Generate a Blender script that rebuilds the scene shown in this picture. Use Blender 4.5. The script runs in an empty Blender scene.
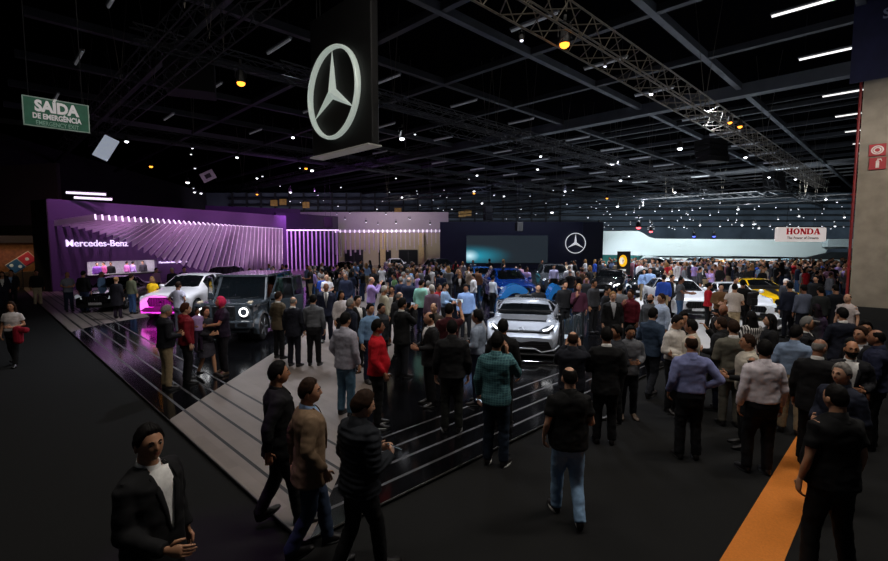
import bpy, bmesh, math, random
from mathutils import Vector, Matrix, noise
random.seed(7)
C = bpy.context.scene.collection
sc = bpy.context.scene
PI = math.pi
S2 = 2 ** .5

# ------------------------------------------------------------------ camera
F = 470.0; CX, CY = 444.0, 280.5; H = 3.05
PIT = math.atan((CY - 243) / F)
cp, sp = math.cos(PIT), math.sin(PIT)
cam = bpy.data.cameras.new('camera'); camo = bpy.data.objects.new('camera', cam); C.objects.link(camo)
camo.location = (0, 0, H); camo.rotation_euler = (PI / 2 - PIT, 0, 0)
cam.sensor_width = 36; cam.lens = F / 888 * 36; cam.clip_end = 400
sc.camera = camo

def ray(x, y):
    a = (x - CX) / F; b = (CY - y) / F
    return (a, cp + b * sp, -sp + b * cp)
def P(x, y, z=0):                       # world point seen at pixel x,y lying at height z
    r = ray(x, y); t = (z - H) / r[2]
    return Vector((r[0] * t, r[1] * t, z))
def D(x, y, d):                         # world point seen at pixel x,y at depth d
    r = ray(x, y); t = d / r[1]
    return Vector((r[0] * t, d, H + r[2] * t))
def px_of(v):
    z = v[2] - H; f = v[1] * cp - z * sp; u = v[1] * sp + z * cp
    return CX + F * v[0] / f, CY - F * u / f
def UV(u, v, z=0): return Vector(((u - v) / S2, (u + v) / S2, z))
def uv_of(p): return (p[0] + p[1]) / S2, (p[1] - p[0]) / S2
STAGE_Z = .05
def floor_z(x, y):
    u, v = uv_of((x, y))
    return STAGE_Z if (u > 2.2 and v > 4.2) else 0.0

# ------------------------------------------------------------------ materials
def lin(h):
    h = h.lstrip('#'); o = []
    for i in (0, 2, 4):
        c = int(h[i:i + 2], 16) / 255
        o.append(c / 12.92 if c <= .04045 else ((c + .055) / 1.055) ** 2.4)
    return (o[0], o[1], o[2], 1)
_M = {}
def mat(name, col, rough=.6, metal=0, emit=0, ecol=None, noise_amt=.15, scale=8, spec=None, alpha=1, coat=0, bump=0):
    key = (name, col, rough, metal, emit, alpha, coat)
    if key in _M: return _M[key]
    m = bpy.data.materials.new(name); m.use_nodes = True
    nt = m.node_tree; b = nt.nodes['Principled BSDF']
    c = lin(col)
    b.inputs['Base Color'].default_value = c
    b.inputs['Roughness'].default_value = rough; b.inputs['Metallic'].default_value = metal
    if spec is not None: b.inputs['Specular IOR Level'].default_value = spec
    if coat: b.inputs['Coat Weight'].default_value = coat; b.inputs['Coat Roughness'].default_value = .04
    if emit:
        b.inputs['Emission Color'].default_value = lin(ecol) if ecol else c
        b.inputs['Emission Strength'].default_value = emit
    if noise_amt:
        tc = nt.nodes.new('ShaderNodeTexCoord'); n = nt.nodes.new('ShaderNodeTexNoise'); r = nt.nodes.new('ShaderNodeValToRGB')
        n.inputs['Scale'].default_value = scale; n.inputs['Detail'].default_value = 3
        r.color_ramp.elements[0].position = .3; r.color_ramp.elements[1].position = .7
        r.color_ramp.elements[0].color = tuple(x * (1 - noise_amt) for x in c[:3]) + (1,)
        r.color_ramp.elements[1].color = tuple(min(1, x * (1 + noise_amt)) for x in c[:3]) + (1,)
        nt.links.new(tc.outputs['Object'], n.inputs['Vector']); nt.links.new(n.outputs['Fac'], r.inputs['Fac'])
        nt.links.new(r.outputs['Color'], b.inputs['Base Color'])
        if bump:
            bp = nt.nodes.new('ShaderNodeBump'); bp.inputs['Strength'].default_value = bump
            nt.links.new(n.outputs['Fac'], bp.inputs['Height']); nt.links.new(bp.outputs['Normal'], b.inputs['Normal'])
    if alpha < 1: b.inputs['Alpha'].default_value = alpha
    _M[key] = m
    return m
HEX = dict(black='#101012', navy='#171c30', charcoal='#2a2b30', grey='#6d6f74', ltgrey='#a4a5aa', white='#dad8d6', ltblue='#8ea8cc',
           periwinkle='#7f88ba', red='#b4101f', maroon='#5c1220', tan='#7d6650', olive='#5f5b46', teal='#35606a', khaki='#9e8a6a',
           denim='#37557a', ltdenim='#86a6cc', pink='#d890cc', purple='#6c3f80', mint='#8cc6b6', yellow='#e2b41a', cream='#d2c7b2',
           brown='#4c3626', green='#3f5c36', plum='#33182c', royal='#2c4fae', bluegrey='#4c5e78', orange='#c8641c')
def cloth(c): return mat('cloth_' + c, HEX.get(c, c), .85, noise_amt=.12, scale=30, spec=.25)
def skin(c='#b98768'): return mat('skin', c, .55, noise_amt=.06, scale=12)
def hairm(c): return mat('hair', {'black': '#0d0b0a', 'brown': '#2a1b12', 'grey': '#77736f', 'white': '#b9b4ae', 'blond': '#8a6740', 'auburn': '#3c1d12'}[c], .7, noise_amt=.3, scale=40, spec=.12)
M_BLACK = mat('black_plastic', '#0c0c0e', .45)
M_RUBBER = mat('rubber', '#0a0a0b', .8)
M_STEEL = mat('steel', '#9a9ca0', .3, 1)
M_DSTEEL = mat('dark_steel', '#3a3a3d', .45, .8)
M_CHROME = mat('chrome', '#d5d7da', .12, 1, noise_amt=0)
M_WHITE = mat('white_paint', '#e4e4e6', .35, coat=.6, noise_amt=.02)
M_EYE = mat('eye_white', '#938d88', .3, noise_amt=0)
M_IRIS = mat('iris', '#120b08', .2, noise_amt=0)
M_LIP = mat('lips', '#8f5145', .5, noise_amt=.05)
M_SHOE = mat('shoe_leather', '#141011', .45)
def glass_mat(name='tinted_glass', col='#0a0c0e', alpha=.75):
    return mat(name, col, .03, 0, alpha=alpha, noise_amt=0, spec=.6)
M_GLASS = glass_mat()
M_CLEAR = glass_mat('clear_glass', '#9fb4bc', .16)

# ------------------------------------------------------------------ mesh builder
class MB:
    def __init__(s): s.v = []; s.f = []; s.m = []; s.mi = 0
    def add(s, vs, fs):
        o = len(s.v); s.v += [tuple(p) for p in vs]
        for f in fs: s.f.append([i + o for i in f]); s.m.append(s.mi)
        return s
    def box(s, c, size, R=None):
        x, y, z = [q / 2 for q in size]; vs = []
        for k in range(8):
            p = Vector(((x if k & 1 else -x), (y if k & 2 else -y), (z if k & 4 else -z)))
            if R is not None: p = R @ p
            vs.append(p + Vector(c))
        return s.add(vs, [(0, 2, 3, 1), (4, 5, 7, 6), (0, 1, 5, 4), (2, 6, 7, 3), (0, 4, 6, 2), (1, 3, 7, 5)])
    def cbox(s, c, size, ch=.02, R=None, seg=2):
        bm = bmesh.new(); bmesh.ops.create_cube(bm, size=1)
        for v in bm.verts: v.co = Vector((v.co.x * size[0], v.co.y * size[1], v.co.z * size[2]))
        bmesh.ops.bevel(bm, geom=bm.edges[:], offset=min(ch, min(size) * .45), segments=seg, affect='EDGES', profile=.5)
        bm.verts.index_update()
        vs = [(R @ v.co if R is not None else v.co) + Vector(c) for v in bm.verts]
        s.add(vs, [[v.index for v in f.verts] for f in bm.faces]); bm.free()
        return s
    def loft(s, rings, cap=True, close=True):
        n = len(rings[0]); vs = [p for r in rings for p in r]; fs = []
        for i in range(len(rings) - 1):
            for j in range(n if close else n - 1):
                k = (j + 1) % n
                fs.append((i * n + j, i * n + k, (i + 1) * n + k, (i + 1) * n + j))
        if cap:
            fs.append(tuple(range(n - 1, -1, -1))); b = (len(rings) - 1) * n
            fs.append(tuple(b + j for j in range(n)))
        return s.add(vs, fs)
    def tube(s, path, r, n=8, rad2=None, up=(0, 0, 1)):
        path = [Vector(p) for p in path]
        if not isinstance(r, (list, tuple)): r = [r] * len(path)
        rings = []
        for i, p in enumerate(path):
            t = (path[min(i + 1, len(path) - 1)] - path[max(i - 1, 0)]).normalized()
            a = Vector(up)
            if abs(t.dot(a)) > .95: a = Vector((0, 1, 0)) if abs(t.y) < .9 else Vector((1, 0, 0))
            x = t.cross(a).normalized(); y = x.cross(t)
            r2 = r[i] if rad2 is None else rad2[i]
            rings.append([p + x * r[i] * math.cos(2 * PI * k / n) + y * r2 * math.sin(2 * PI * k / n) for k in range(n)])
        return s.loft(rings)
    def ell(s, c, r, nu=12, nv=8, R=None):
        rings = []
        for i in range(1, nv):
            a = PI * i / nv; ring = []
            for k in range(nu):
                p = Vector((r[0] * math.sin(a) * math.cos(2 * PI * k / nu), r[1] * math.sin(a) * math.sin(2 * PI * k / nu), -r[2] * math.cos(a)))
                if R is not None: p = R @ p
                ring.append(p + Vector(c))
            rings.append(ring)
        return s.loft(rings)
    def lathe(s, prof, axis='x', n=20, c=(0, 0, 0)):        # prof: (along axis, radius)
        rings = []
        for a, r in prof:
            ring = []
            for k in range(n):
                q = 2 * PI * k / n; y, z = r * math.cos(q), r * math.sin(q)
                p = {'x': (a, y, z), 'y': (y, a, z), 'z': (y, z, a)}[axis]
                ring.append(Vector(p) + Vector(c))
            rings.append(ring)
        return s.loft(rings)
    def prism(s, pts, y0, y1):                               # polygon in x,z extruded along y
        n = len(pts); vs = [(x, y0, z) for x, z in pts] + [(x, y1, z) for x, z in pts]
        fs = [tuple(range(n)), tuple(range(2 * n - 1, n - 1, -1))]
        fs += [(i, n + i, n + (i + 1) % n, (i + 1) % n) for i in range(n)]
        return s.add(vs, fs)
    def mesh(s, name, smooth=False):
        me = bpy.data.meshes.new(name); me.from_pydata(s.v, [], s.f)
        me.polygons.foreach_set('material_index', s.m)
        if smooth: me.polygons.foreach_set('use_smooth', [True] * len(me.polygons))
        bm = bmesh.new(); bm.from_mesh(me); bmesh.ops.recalc_face_normals(bm, faces=bm.faces); bm.to_mesh(me); bm.free()
        me.update(); return me

def tag(o, label=None, cat=None, group=None, kind=None):
    if label: o['label'] = label
    if cat: o['category'] = cat
    if group: o['group'] = group
    if kind: o['kind'] = kind
    return o
def thing(name, label, cat, loc=(0, 0, 0), rz=0, group=None):
    o = bpy.data.objects.new(name, None); C.objects.link(o)
    o.location = loc; o.rotation_euler = (0, 0, rz)
    return tag(o, label, cat, group)
def obj(name, mb, mats, parent=None, smooth=False, loc=None, rz=0):
    me = mb.mesh(name, smooth) if isinstance(mb, MB) else mb
    if not isinstance(mats, (list, tuple)): mats = [mats]
    if len(me.materials) == 0:
        for m in mats: me.materials.append(m)
    o = bpy.data.objects.new(name, me); C.objects.link(o)
    if parent is not None: o.parent = parent
    if loc is not None: o.location = loc
    if rz: o.rotation_euler = (0, 0, rz)
    return o
def struct(name, mb, m, label=None, smooth=False):
    o = obj(name, mb, m, None, smooth); o['kind'] = 'structure'
    if label: o['label'] = label
    return o
def copy_tree(o, parent=None):
    c = o.copy(); C.objects.link(c)
    if parent is not None: c.parent = parent
    for ch in list(o.children): copy_tree(ch, c)
    return c
def text_mesh(txt, size, ext=.02, off=0, align='CENTER', sx=1):
    cu = bpy.data.curves.new('lettering', 'FONT'); cu.body = txt; cu.size = size; cu.extrude = ext; cu.offset = off
    cu.align_x = align; cu.align_y = 'CENTER'; cu.resolution_u = 3
    t = bpy.data.objects.new('tmp', cu); C.objects.link(t)
    me = bpy.data.meshes.new_from_object(t.evaluated_get(bpy.context.evaluated_depsgraph_get()))
    bpy.data.objects.remove(t)
    me.transform(Matrix.Rotation(PI / 2, 4, 'X') @ Matrix.Scale(sx, 4, (1, 0, 0)))
    me.materials.clear()
    return me
def remesh(mb, vox, sm=0, amp=0, freq=7, seed=0):
    me = mb.mesh('tmp')
    t = bpy.data.objects.new('tmp', me); C.objects.link(t)
    m = t.modifiers.new('r', 'REMESH'); m.mode = 'VOXEL'; m.voxel_size = vox
    if sm: s = t.modifiers.new('s', 'SMOOTH'); s.factor = .5; s.iterations = sm
    r = bpy.data.meshes.new_from_object(t.evaluated_get(bpy.context.evaluated_depsgraph_get()))
    bpy.data.objects.remove(t); bpy.data.meshes.remove(me)
    vs = [v.co.copy() for v in r.vertices]
    if amp:
        so = Vector((seed * 3.1, seed * 1.7, 0))
        for i, v in enumerate(r.vertices):
            c = v.co
            q = Vector((c.x * freq, c.y * freq, c.z * freq * 1.6)) + so
            vs[i] = c + v.normal * amp * (noise.noise(q) + .5 * noise.noise(q * 2.3))
    return vs, [tuple(p.vertices) for p in r.polygons], r
# ------------------------------------------------------------------ people
def sstep(x):
    x = max(0, min(1, x)); return x * x * (3 - 2 * x)
def interp(x, tab):
    if x <= tab[0][0]: return tab[0][1]
    for (a, b), (c, d) in zip(tab, tab[1:]):
        if x <= c: return b + (d - b) * (x - a) / (c - a)
    return tab[-1][1]
HC = Vector((0, -.012, 1.632))
def head_pt(az, el, off=0):
    d = Vector((math.sin(az) * math.cos(el), -math.cos(az) * math.cos(el), math.sin(el)))
    x, y, z = d.x * (.079 + off), d.y * (.097 + off), d.z * (.118 + off)
    fr = max(0, -d.y); bk = max(0, d.y)
    if d.z < 0:
        k = sstep(-d.z * 1.1); x *= 1 - .2 * k; y -= .016 * k * fr; y *= 1 - .35 * k * bk
    a = abs(az); g = lambda t, c, w: math.exp(-((t - c) / w) ** 2)
    y -= .023 * g(az, 0, .13) * g(el, -.14, .15) + .011 * g(az, 0, .11) * g(el, .1, .16)
    y -= .006 * g(a, .3, .3) * g(el, .27, .09)
    y += .010 * g(a, .38, .15) * g(el, .1, .1)
    y -= .006 * g(az, 0, .28) * g(el, -.47, .07) - .004 * g(az, 0, .3) * g(el, -.36, .04)
    y -= .008 * g(az, 0, .35) * g(el, -.85, .16)
    return HC + Vector((x, y, z))
def hair_line(az, style):
    a = abs(az)
    if style == 'balding': return interp(a, [(0, 1.15), (.9, .95), (1.2, .15), (1.6, -.1), (2.2, -.5), (PI, -.68)])
    if style == 'bald': return interp(a, [(0, 2), (1.0, .5), (1.3, .05), (1.6, -.05), (2.2, -.45), (PI, -.6)])
    return interp(a, [(0, .72), (.7, .66), (1.1, .25), (1.35, -.12), (1.6, .02), (2.2, -.5), (PI, -.72)])
def hair_off(az, el, style):
    k = sstep((el - hair_line(az, style)) / (.22 if style not in ('balding', 'bald') else .5))
    th = {'short': .02, 'buzz': .009, 'balding': .012, 'bald': .007, 'full': .03, 'long': .026, 'bun': .02, 'cap': .012, 'hood': .03}.get(style, .02)
    if style == 'bald': k *= 1 - sstep((el - .5) / .25)
    if style == 'balding' and abs(az) > 1.5: k *= 1 - sstep((el - .75) / .25)
    elif style == 'balding': k *= 1 - sstep((el - .62) / .3)
    if style in ('short', 'full', 'long'): th *= 1 + .15 * sstep((el - .5) / .6)
    return th * k - .004
def head_grid(nu, nv, fn):
    vs = []; fs = []
    els = [-PI / 2 + .08 + (PI - .16) * i / (nv - 1) for i in range(nv)]
    azs = []
    for k in range(nu):                                   # denser in the face
        t = -1 + 2 * k / nu; azs.append(PI * (t * .62 + .38 * t ** 3))
    for el in els:
        for az in azs: vs.append(fn(az, el))
    for i in range(nv - 1):
        for j in range(nu): fs.append((i * nu + j, i * nu + (j + 1) % nu, (i + 1) * nu + (j + 1) % nu, (i + 1) * nu + j))
    fs.append(tuple(range(nu - 1, -1, -1))); fs.append(tuple((nv - 1) * nu + j for j in range(nu)))
    return vs, fs, azs, els

# torso rings: z, rx, ry, y offset
TORSO = [(.80, .150, .110, .01), (.90, .172, .122, .012), (1.0, .160, .112, .004), (1.10, .150, .105, -.004), (1.2, .160, .110, -.004),
         (1.30, .178, .118, 0), (1.38, .186, .112, .004), (1.43, .165, .095, .008), (1.47, .11, .078, .012), (1.50, .07, .065, .015)]
def torso_ring(z, infl, n, belly=0, fem=0):
    rx = interp(z, [(t[0], t[1]) for t in TORSO]); ry = interp(z, [(t[0], t[2]) for t in TORSO]); yo = interp(z, [(t[0], t[3]) for t in TORSO])
    b = belly * math.exp(-((z - 1.06) / .15) ** 2)
    rx += .045 * b; ry += .07 * b; yo -= .045 * b
    if fem:
        rx -= .018 * sstep((z - 1.2) / .1) + .012 * math.exp(-((z - 1.1) / .1) ** 2); 
        if z < 1: rx += .008
        ry += .012 * math.exp(-((z - 1.27) / .06) ** 2); yo -= .014 * math.exp(-((z - 1.27) / .06) ** 2)
    rx += infl; ry += infl; p = 2.4; out = []
    for k in range(n):
        a = 2 * PI * k / n; c, s = math.cos(a), math.sin(a)
        out.append(Vector((rx * math.copysign(abs(c) ** (2 / p), c), yo + ry * math.copysign(abs(s) ** (2 / p), s), z)))
    return out
ARMS = dict(  # elbow, wrist, hand direction, thumb direction (for the side x>0)
    down=((.245, .03, 1.13), (.255, -.04, .89), (.0, -.12, -1), (-.25, -1, 0)),
    relaxed=((.25, .06, 1.14), (.25, -.10, .93), (-.1, -.4, -1), (-.3, -1, .2)),
    front=((.25, .02, 1.13), (.10, -.27, 1.10), (-.5, -.8, .25), (-.1, 0, 1)),
    bent=((.255, .05, 1.13), (.21, -.19, 1.08), (-.1, -1, .05), (-.3, 0, 1)),
    reach=((.25, -.12, 1.18), (.16, -.36, 1.16), (-.2, -1, .1), (-.5, 0, 1)),
    raised=((.235, -.16, 1.24), (.10, -.30, 1.50), (-.35, -.5, .9), (-.8, .2, .3)),
    overhead=((.25, -.14, 1.42), (.16, -.28, 1.66), (-.2, -.2, 1), (-.8, 0, .1)),
    pocket=((.275, .08, 1.14), (.20, -.05, .93), (-.3, -.1, -1), (-.3, -1, 0)),
    hip=((.36, .09, 1.17), (.20, -.01, 1.03), (-.8, -.4, -.5), (-.2, .9, .2)),
    chin=((.21, -.14, 1.13), (.06, -.22, 1.36), (-.1, .15, 1), (-.9, .1, .3)),
    ear=((.25, -.12, 1.22), (.115, -.06, 1.50), (-.1, .1, 1), (.1, -1, .3)),
    crossed=((.225, -.05, 1.13), (-.04, -.20, 1.19), (-1, 0, .1), (0, 0, 1)),
    swingf=((.25, -.05, 1.14), (.22, -.27, .99), (-.1, -.9, -.6), (-.3, -.4, .9)),
    handout=((.25, -.01, 1.13), (.19, -.29, 1.04), (-.2, -1, -.05), (-.3, 0, 1)),
    swingb=((.255, .13, 1.16), (.26, .13, .91), (0, -.1, -1), (-.2, -1, 0)),
    back=((.25, .12, 1.15), (.06, .17, 1.0), (-.9, .1, -.2), (0, -.2, 1)))
def leg_pose(kind, s):
    if kind in ('walk', 'walkm'):
        f = (s > 0) == (kind == 'walk')
        if f: return Vector((s * .085, -.12, .50)), Vector((s * .08, -.17, .095)), 0
        return Vector((s * .09, .03, .48)), Vector((s * .085, .22, .125)), -.4
    if kind == 'lean': return Vector((s * .1, -.04 if s > 0 else 0, .49)), Vector((s * .12, .02, .09)), 0
    if kind == 'wide': return Vector((s * .14, -.02, .49)), Vector((s * .19, .03, .09)), 0
    if kind == 'relax':
        if s > 0: return Vector((.11, -.07, .49)), Vector((.13, -.03, .09)), 0
        return Vector((-.095, .0, .49)), Vector((-.09, .03, .09)), 0
    return Vector((s * .10, -.01, .49)), Vector((s * .11, .02, .09)), 0
def limb(mb, a, j, e, ra, rj, rj2, re, n=10, r0=None):   # two tapering segments joined at j
    mb.tube([a, a.lerp(j, .5), j], [ra, (ra + rj) / 2 + .003, rj], n)
    mb.tube([j, j.lerp(e, .4), e], [rj, rj2, re], n)
    mb.ell(j, (rj * 1.0,) * 3, 10, 8)
def hand(mb, w, f, t, hi, curl=.35):
    f = Vector(f).normalized(); t = Vector(t); t = (t - f * t.dot(f)).normalized(); n = f.cross(t)
    # palm faces whichever side looks inward
    if n.x * w.x > 0 and abs(n.x) > .3: n = -n
    def ring(d, a, b, k=8): return [w + f * d + t * (a * math.cos(2 * PI * i / k)) + n * (b * math.sin(2 * PI * i / k)) for i in range(k)]
    mb.loft([ring(-.03, .024, .019), ring(.0, .027, .019), ring(.035, .038, .017), ring(.08, .042, .014), ring(.098, .036, .011)])
    if not hi:
        e = w + f * .09; mb.tube([e, e + f * .04 + n * .008, e + f * .075 + n * .03], [.036, .034, .02], 6, rad2=[.011, .01, .008], up=n); 
    else:
        for k, (o, L) in enumerate(((.030, .072), (.010, .082), (-.010, .077), (-.029, .06))):
            b = w + f * .088 + t * o; d = f.copy(); pts = [b]; c = curl * (1 + .18 * k)
            for q in range(3):
                d = (d * math.cos(c) + n * math.sin(c)); pts.append(pts[-1] + d * L * (.45, .32, .23)[q])
            mb.tube(pts, [.0095, .009, .008, .006], 6, up=n)
    b = w + f * .025 + t * .028; d1 = (f * .6 + t * .8).normalized(); d2 = (f * .9 + t * .25 + n * .35).normalized()
    mb.tube([b, b + d1 * .035, b + d1 * .035 + d2 * .032, b + d1 * .035 + d2 * .055], [.014, .0115, .01, .007], 6, up=n)

PCACHE = {}
def person_meshes(top='shirt', al='down', ar='down', legs='stand', hair='short', fem=0, belly=0, turn=0, nod=0, hi=True, beard=0, bottom='trousers', seed=0, tie=0, lod=0):
    """meshes of one clothed figure, 1.75 m tall, facing -y: dict name -> (mesh, slot keys)"""
    key = (top, al, ar, legs, hair, fem, belly, turn, nod, hi, beard, bottom, seed if hi else 0, tie, lod)
    if key in PCACHE: return PCACHE[key]
    out = {}
    n = 20 if hi else 12
    vb, vc = (.02, .015) if hi else (.035, .028)
    sw = .178 - .02 * fem
    R = Matrix.Rotation(turn, 3, 'Z') @ Matrix.Rotation(nod, 3, 'X')
    piv = Vector((0, .01, 1.53))
    HT = lambda p: piv + R @ (p - piv)
    arms = {}
    for s, nm in ((1, al), (-1, ar)):
        e, w, hd, th = ARMS[nm]; m = lambda q: Vector((q[0] * s, q[1], q[2]))
        sh = Vector((s * sw, .005, 1.40)); arms[s] = (sh, m(e), m(w), m(hd), m(th), nm)
    lg = {s: leg_pose(legs, s) for s in (1, -1)}
    # ---- body
    b = MB()
    b.loft([torso_ring(z, -.014 if z < 1.3 else -.02, n, belly, fem) for z in (.80, .86, .93, 1.0, 1.08, 1.16, 1.24, 1.32, 1.38, 1.42, 1.46, 1.49)])
    for s in (1, -1):
        sh, e, w, hd, th, nm = arms[s]
        limb(b, sh, e, w, .054, .036, .037, .025); b.ell(sh, (.055,) * 3, 10, 8)
        k, a, ft = lg[s]; hp = Vector((s * .085, .005, .86))
        limb(b, hp, k, a, .082, .046, .05, .033)
        if lod < 1: b.ell(a + Vector((0, -.05, -.05)), (.026, .09, .022), 8, 6)
    vs, fs, r = remesh(b, vb, 2); bpy.data.meshes.remove(r)
    B = MB(); B.add(vs, fs)
    # neck and head
    B.tube([HT(Vector((0, .018, 1.44))) if 0 else Vector((0, .02, 1.43)), Vector((0, .018, 1.49)), HT(Vector((0, .012, 1.56))), HT(Vector((0, .006, 1.60)))],
           [.066, .056, .052, .05] if fem else [.072, .062, .058, .056], 14)
    nu, nv = (44, 40) if hi else (20, 16)
    hv, hf, azs, els = head_grid(nu, nv, lambda a, e: HT(head_pt(a, e)))
    o = len(B.v); B.add(hv, hf)
    if hi:
        base = len(B.f) - len(hf)
        for i in range(nv - 1):
            for j in range(nu):
                if abs(azs[j]) < .3 and -.53 < els[i] < -.40: B.m[base + i * nu + j] = 2
    for s in (1, -1):
        B.ell(HT(HC + Vector((s * .078, .012, -.012))), (.011, .022, .034), 8, 6, R @ Matrix.Rotation(s * .35, 3, 'Z'))
        sh, e, w, hd, th, nm = arms[s]
        if nm != 'pocket': hand(B, w, hd, th, hi, .12 if nm in ('swingf',) else .38)
        if hi:
            B.mi = 1; ec = HC + Vector((s * .031, -.079, .012)); B.ell(HT(ec), (.0135, .0115, .0095), 8, 6, R)
            B.mi = 3; B.ell(HT(ec + Vector((0, -.0085, 0))), (.006, .0045, .0065), 8, 6, R); B.mi = 0
    if not hi and lod >= 1:
        B.mi = 4
        for s in (1, -1):
            k, a, ft = lg[s]; B.ell(a + Vector((0, -.07, -.045)), (.045, .13, .045), 8, 6)
        B.mi = 0
    out['body'] = (B.mesh('body', True), ('skin', 'eye', 'lip', 'iris', 'shoe'))
    # ---- trousers
    t = MB(); 
    if bottom == 'trousers':
        t.loft([torso_ring(z, .016, n, belly * .8, fem) for z in (.78, .84, .90, .96, 1.01)])
        for s in (1, -1):
            k, a, ft = lg[s]; hp = Vector((s * .082, .008, .86))
            limb(t, hp, k, a + (a - k) * .04, .104, .076, .071, .064, 12)
    elif bottom == 'shorts':
        t.loft([torso_ring(z, .018, n, 0, fem) for z in (.78, .84, .90, .96, 1.01)])
        for s in (1, -1):
            k, a, ft = lg[s]; hp = Vector((s * .085, .008, .86)); t.tube([hp, hp.lerp(k, .5), hp.lerp(k, .75)], [.104, .102, .10], 12)
    else:
        t.loft([[p * 1 for p in torso_ring(max(z, .86), .02 + max(0, .86 - z) * .12, n, 0, fem)] if z >= .86 else [Vector((p.x, p.y, z)) for p in torso_ring(.86, .02 + (.86 - z) * .1, n, 0, fem)] for z in (.52, .62, .74, .86, .94, 1.02)])
    vs, fs, r = remesh(t, vc, 2, .008 if hi else .004, 9, seed); bpy.data.meshes.remove(r)
    T = MB(); T.add(vs, fs)
    if hi and bottom == 'trousers' and top in ('shirt', 'polo', 'teein'):
        pass
    out['trousers' if bottom == 'trousers' else bottom if bottom == 'shorts' else 'skirt'] = (T.mesh('trousers', True), ('leg',))
    # ---- top
    spec = dict(shirt=(.97, .022, 1, 0), untucked=(.83, .026, 1, 0), tee=(.87, .028, .45, 0), teein=(.97, .02, .45, 0), polo=(.86, .028, .5, 0), sweater=(.88, .03, 1, 0),
                blazer=(.76, .036, 1, 1), suit=(.78, .034, 1, 1), jacket=(.88, .038, 1, 0), puffer=(.84, .048, 1, 0), coat=(.55, .04, 1, 0), hoodie=(.86, .042, 1, 0), vest=(.9, .04, .1, 0))[top]
    hem, infl, slv, op = spec
    t = MB(); zs = [hem] + [z for z in (.62, .70, .78, .86, .93, 1.0, 1.08, 1.16, 1.24, 1.32, 1.38, 1.42, 1.455) if z > hem + .03]
    rings = []
    for z in zs:
        if z >= .80: r_ = torso_ring(z, infl * (1 - .45 * sstep((z - 1.38) / .1)) + (.012 if z < .92 and hem < .9 else 0), n, belly, fem)
        else: r_ = [Vector((p.x, p.y, z)) for p in torso_ring(.82, infl + .02 + (.82 - z) * .12, n, belly, fem)]
        rings.append(r_)
    rings.append([Vector((p.x, p.y, 1.485)) for p in torso_ring(1.485, infl * .3, n, 0, fem)])
    t.loft(rings)
    thick = {'jacket': .010, 'puffer': .018, 'coat': .012, 'blazer': .008, 'suit': .008, 'hoodie': .012, 'sweater': .006}.get(top, .004)
    for s in (1, -1):
        sh, e, w, hd, th, nm = arms[s]
        pts = [sh + Vector((-s * .06, 0, .005)), sh + Vector((0, 0, -.005)), sh.lerp(e, .5)]
        if slv == 1:
            limb(t, sh, e, e.lerp(w, .93), .070 + thick, .055 + thick, .051 + thick, .042 + thick, 12)
            pts = pts[:2] + [sh.lerp(e, .2)]; rr = [.062 + thick, .071 + thick, .069 + thick]
        else: pts = pts + [sh.lerp(e, .62 if top != 'polo' else .7)]; rr = [.062, .072, .068, .067]
        if top == 'vest':
            if 'sleeve' not in out: SV = MB(); out['sleeve'] = SV
            limb(out['sleeve'], sh, e, e.lerp(w, .93), .068, .054, .05, .042, 12)
            pts = [sh + Vector((-s * .07, 0, .005)), sh + Vector((s * .005, 0, -.005))]; rr = [.062, .082]
        t.tube(pts, rr, 12)
    vs, fs, r = remesh(t, vc, 3 if hi else 2, .011 if hi else .005, 6.5, seed + 5); bpy.data.meshes.remove(r)
    if top == 'puffer':
        vs = [v + Vector((v.x, v.y, 0)).normalized() * .006 * math.sin(v.z * 2 * PI / .055) for v in vs]
    if top == 'vest': out['sleeve'] = (out['sleeve'].mesh('sleeve', True), ('inner',))
    T = MB()
    if op:
        def cut(f):
            c = sum((vs[i] for i in f), Vector()) / len(f)
            return c.y < -.02 and 1.04 < c.z < 1.50 and abs(c.x) < .012 + .068 * sstep((c.z - 1.04) / .36) and abs(c.x) < .085
        keep = [f for f in fs if not cut(f)]
        T.add(vs, keep)
        sh_ = MB(); sh_.loft([torso_ring(z, .020 * (1 - .5 * sstep((z - 1.36) / .1)), n, belly, fem) for z in ((.98, 1.04, 1.1, 1.16, 1.24, 1.32, 1.38, 1.42, 1.46) if hi else (.98, 1.1, 1.24, 1.32, 1.38, 1.41))])
        out['shirt'] = (sh_.mesh('shirt', True), ('inner',))
        if hi:
            for s in (1, -1):
                fr = [Vector((s * .015, -.155 - .05 * belly, 1.05)), Vector((s * .045, -.158, 1.2)), Vector((s * .075, -.142, 1.33)), Vector((s * .082, -.09, 1.43)), Vector((s * .068, -.03, 1.485))]
                T.tube(fr, [.008, .02, .026, .02, .012], 6, rad2=[.008] * 5, up=(0, -1, 0))
            c = MB()
            for z0, r0 in ((1.455, .074), (1.475, .070), (1.515, .062)): pass
            ring = lambda z, r_, y: [Vector((r_ * math.cos(2 * PI * k / 20), y + r_ * 1.02 * math.sin(2 * PI * k / 20), z + .022 * math.sin(2 * PI * k / 20))) for k in range(20)]
            c.loft([ring(1.44, .082, .012), ring(1.485, .073, .014), ring(1.512, .069, .012), ring(1.508, .062, .012), ring(1.46, .064, .014)], cap=False)
            out['collar'] = (c.mesh('collar', True), ('inner',))
        if tie:
            q = MB(); q.tube([Vector((0, -.085, 1.47)), Vector((0, -.115, 1.44)), Vector((0, -.142, 1.3)), Vector((0, -.142 - .02 * belly, 1.12)), Vector((0, -.135, 1.03))], [.014, .016, .026, .034, .006], 6, rad2=[.008] * 5, up=(0, -1, 0))
            out['tie'] = (q.mesh('tie', True), ('tie',))
    else:
        T.add(vs, fs)
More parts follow.
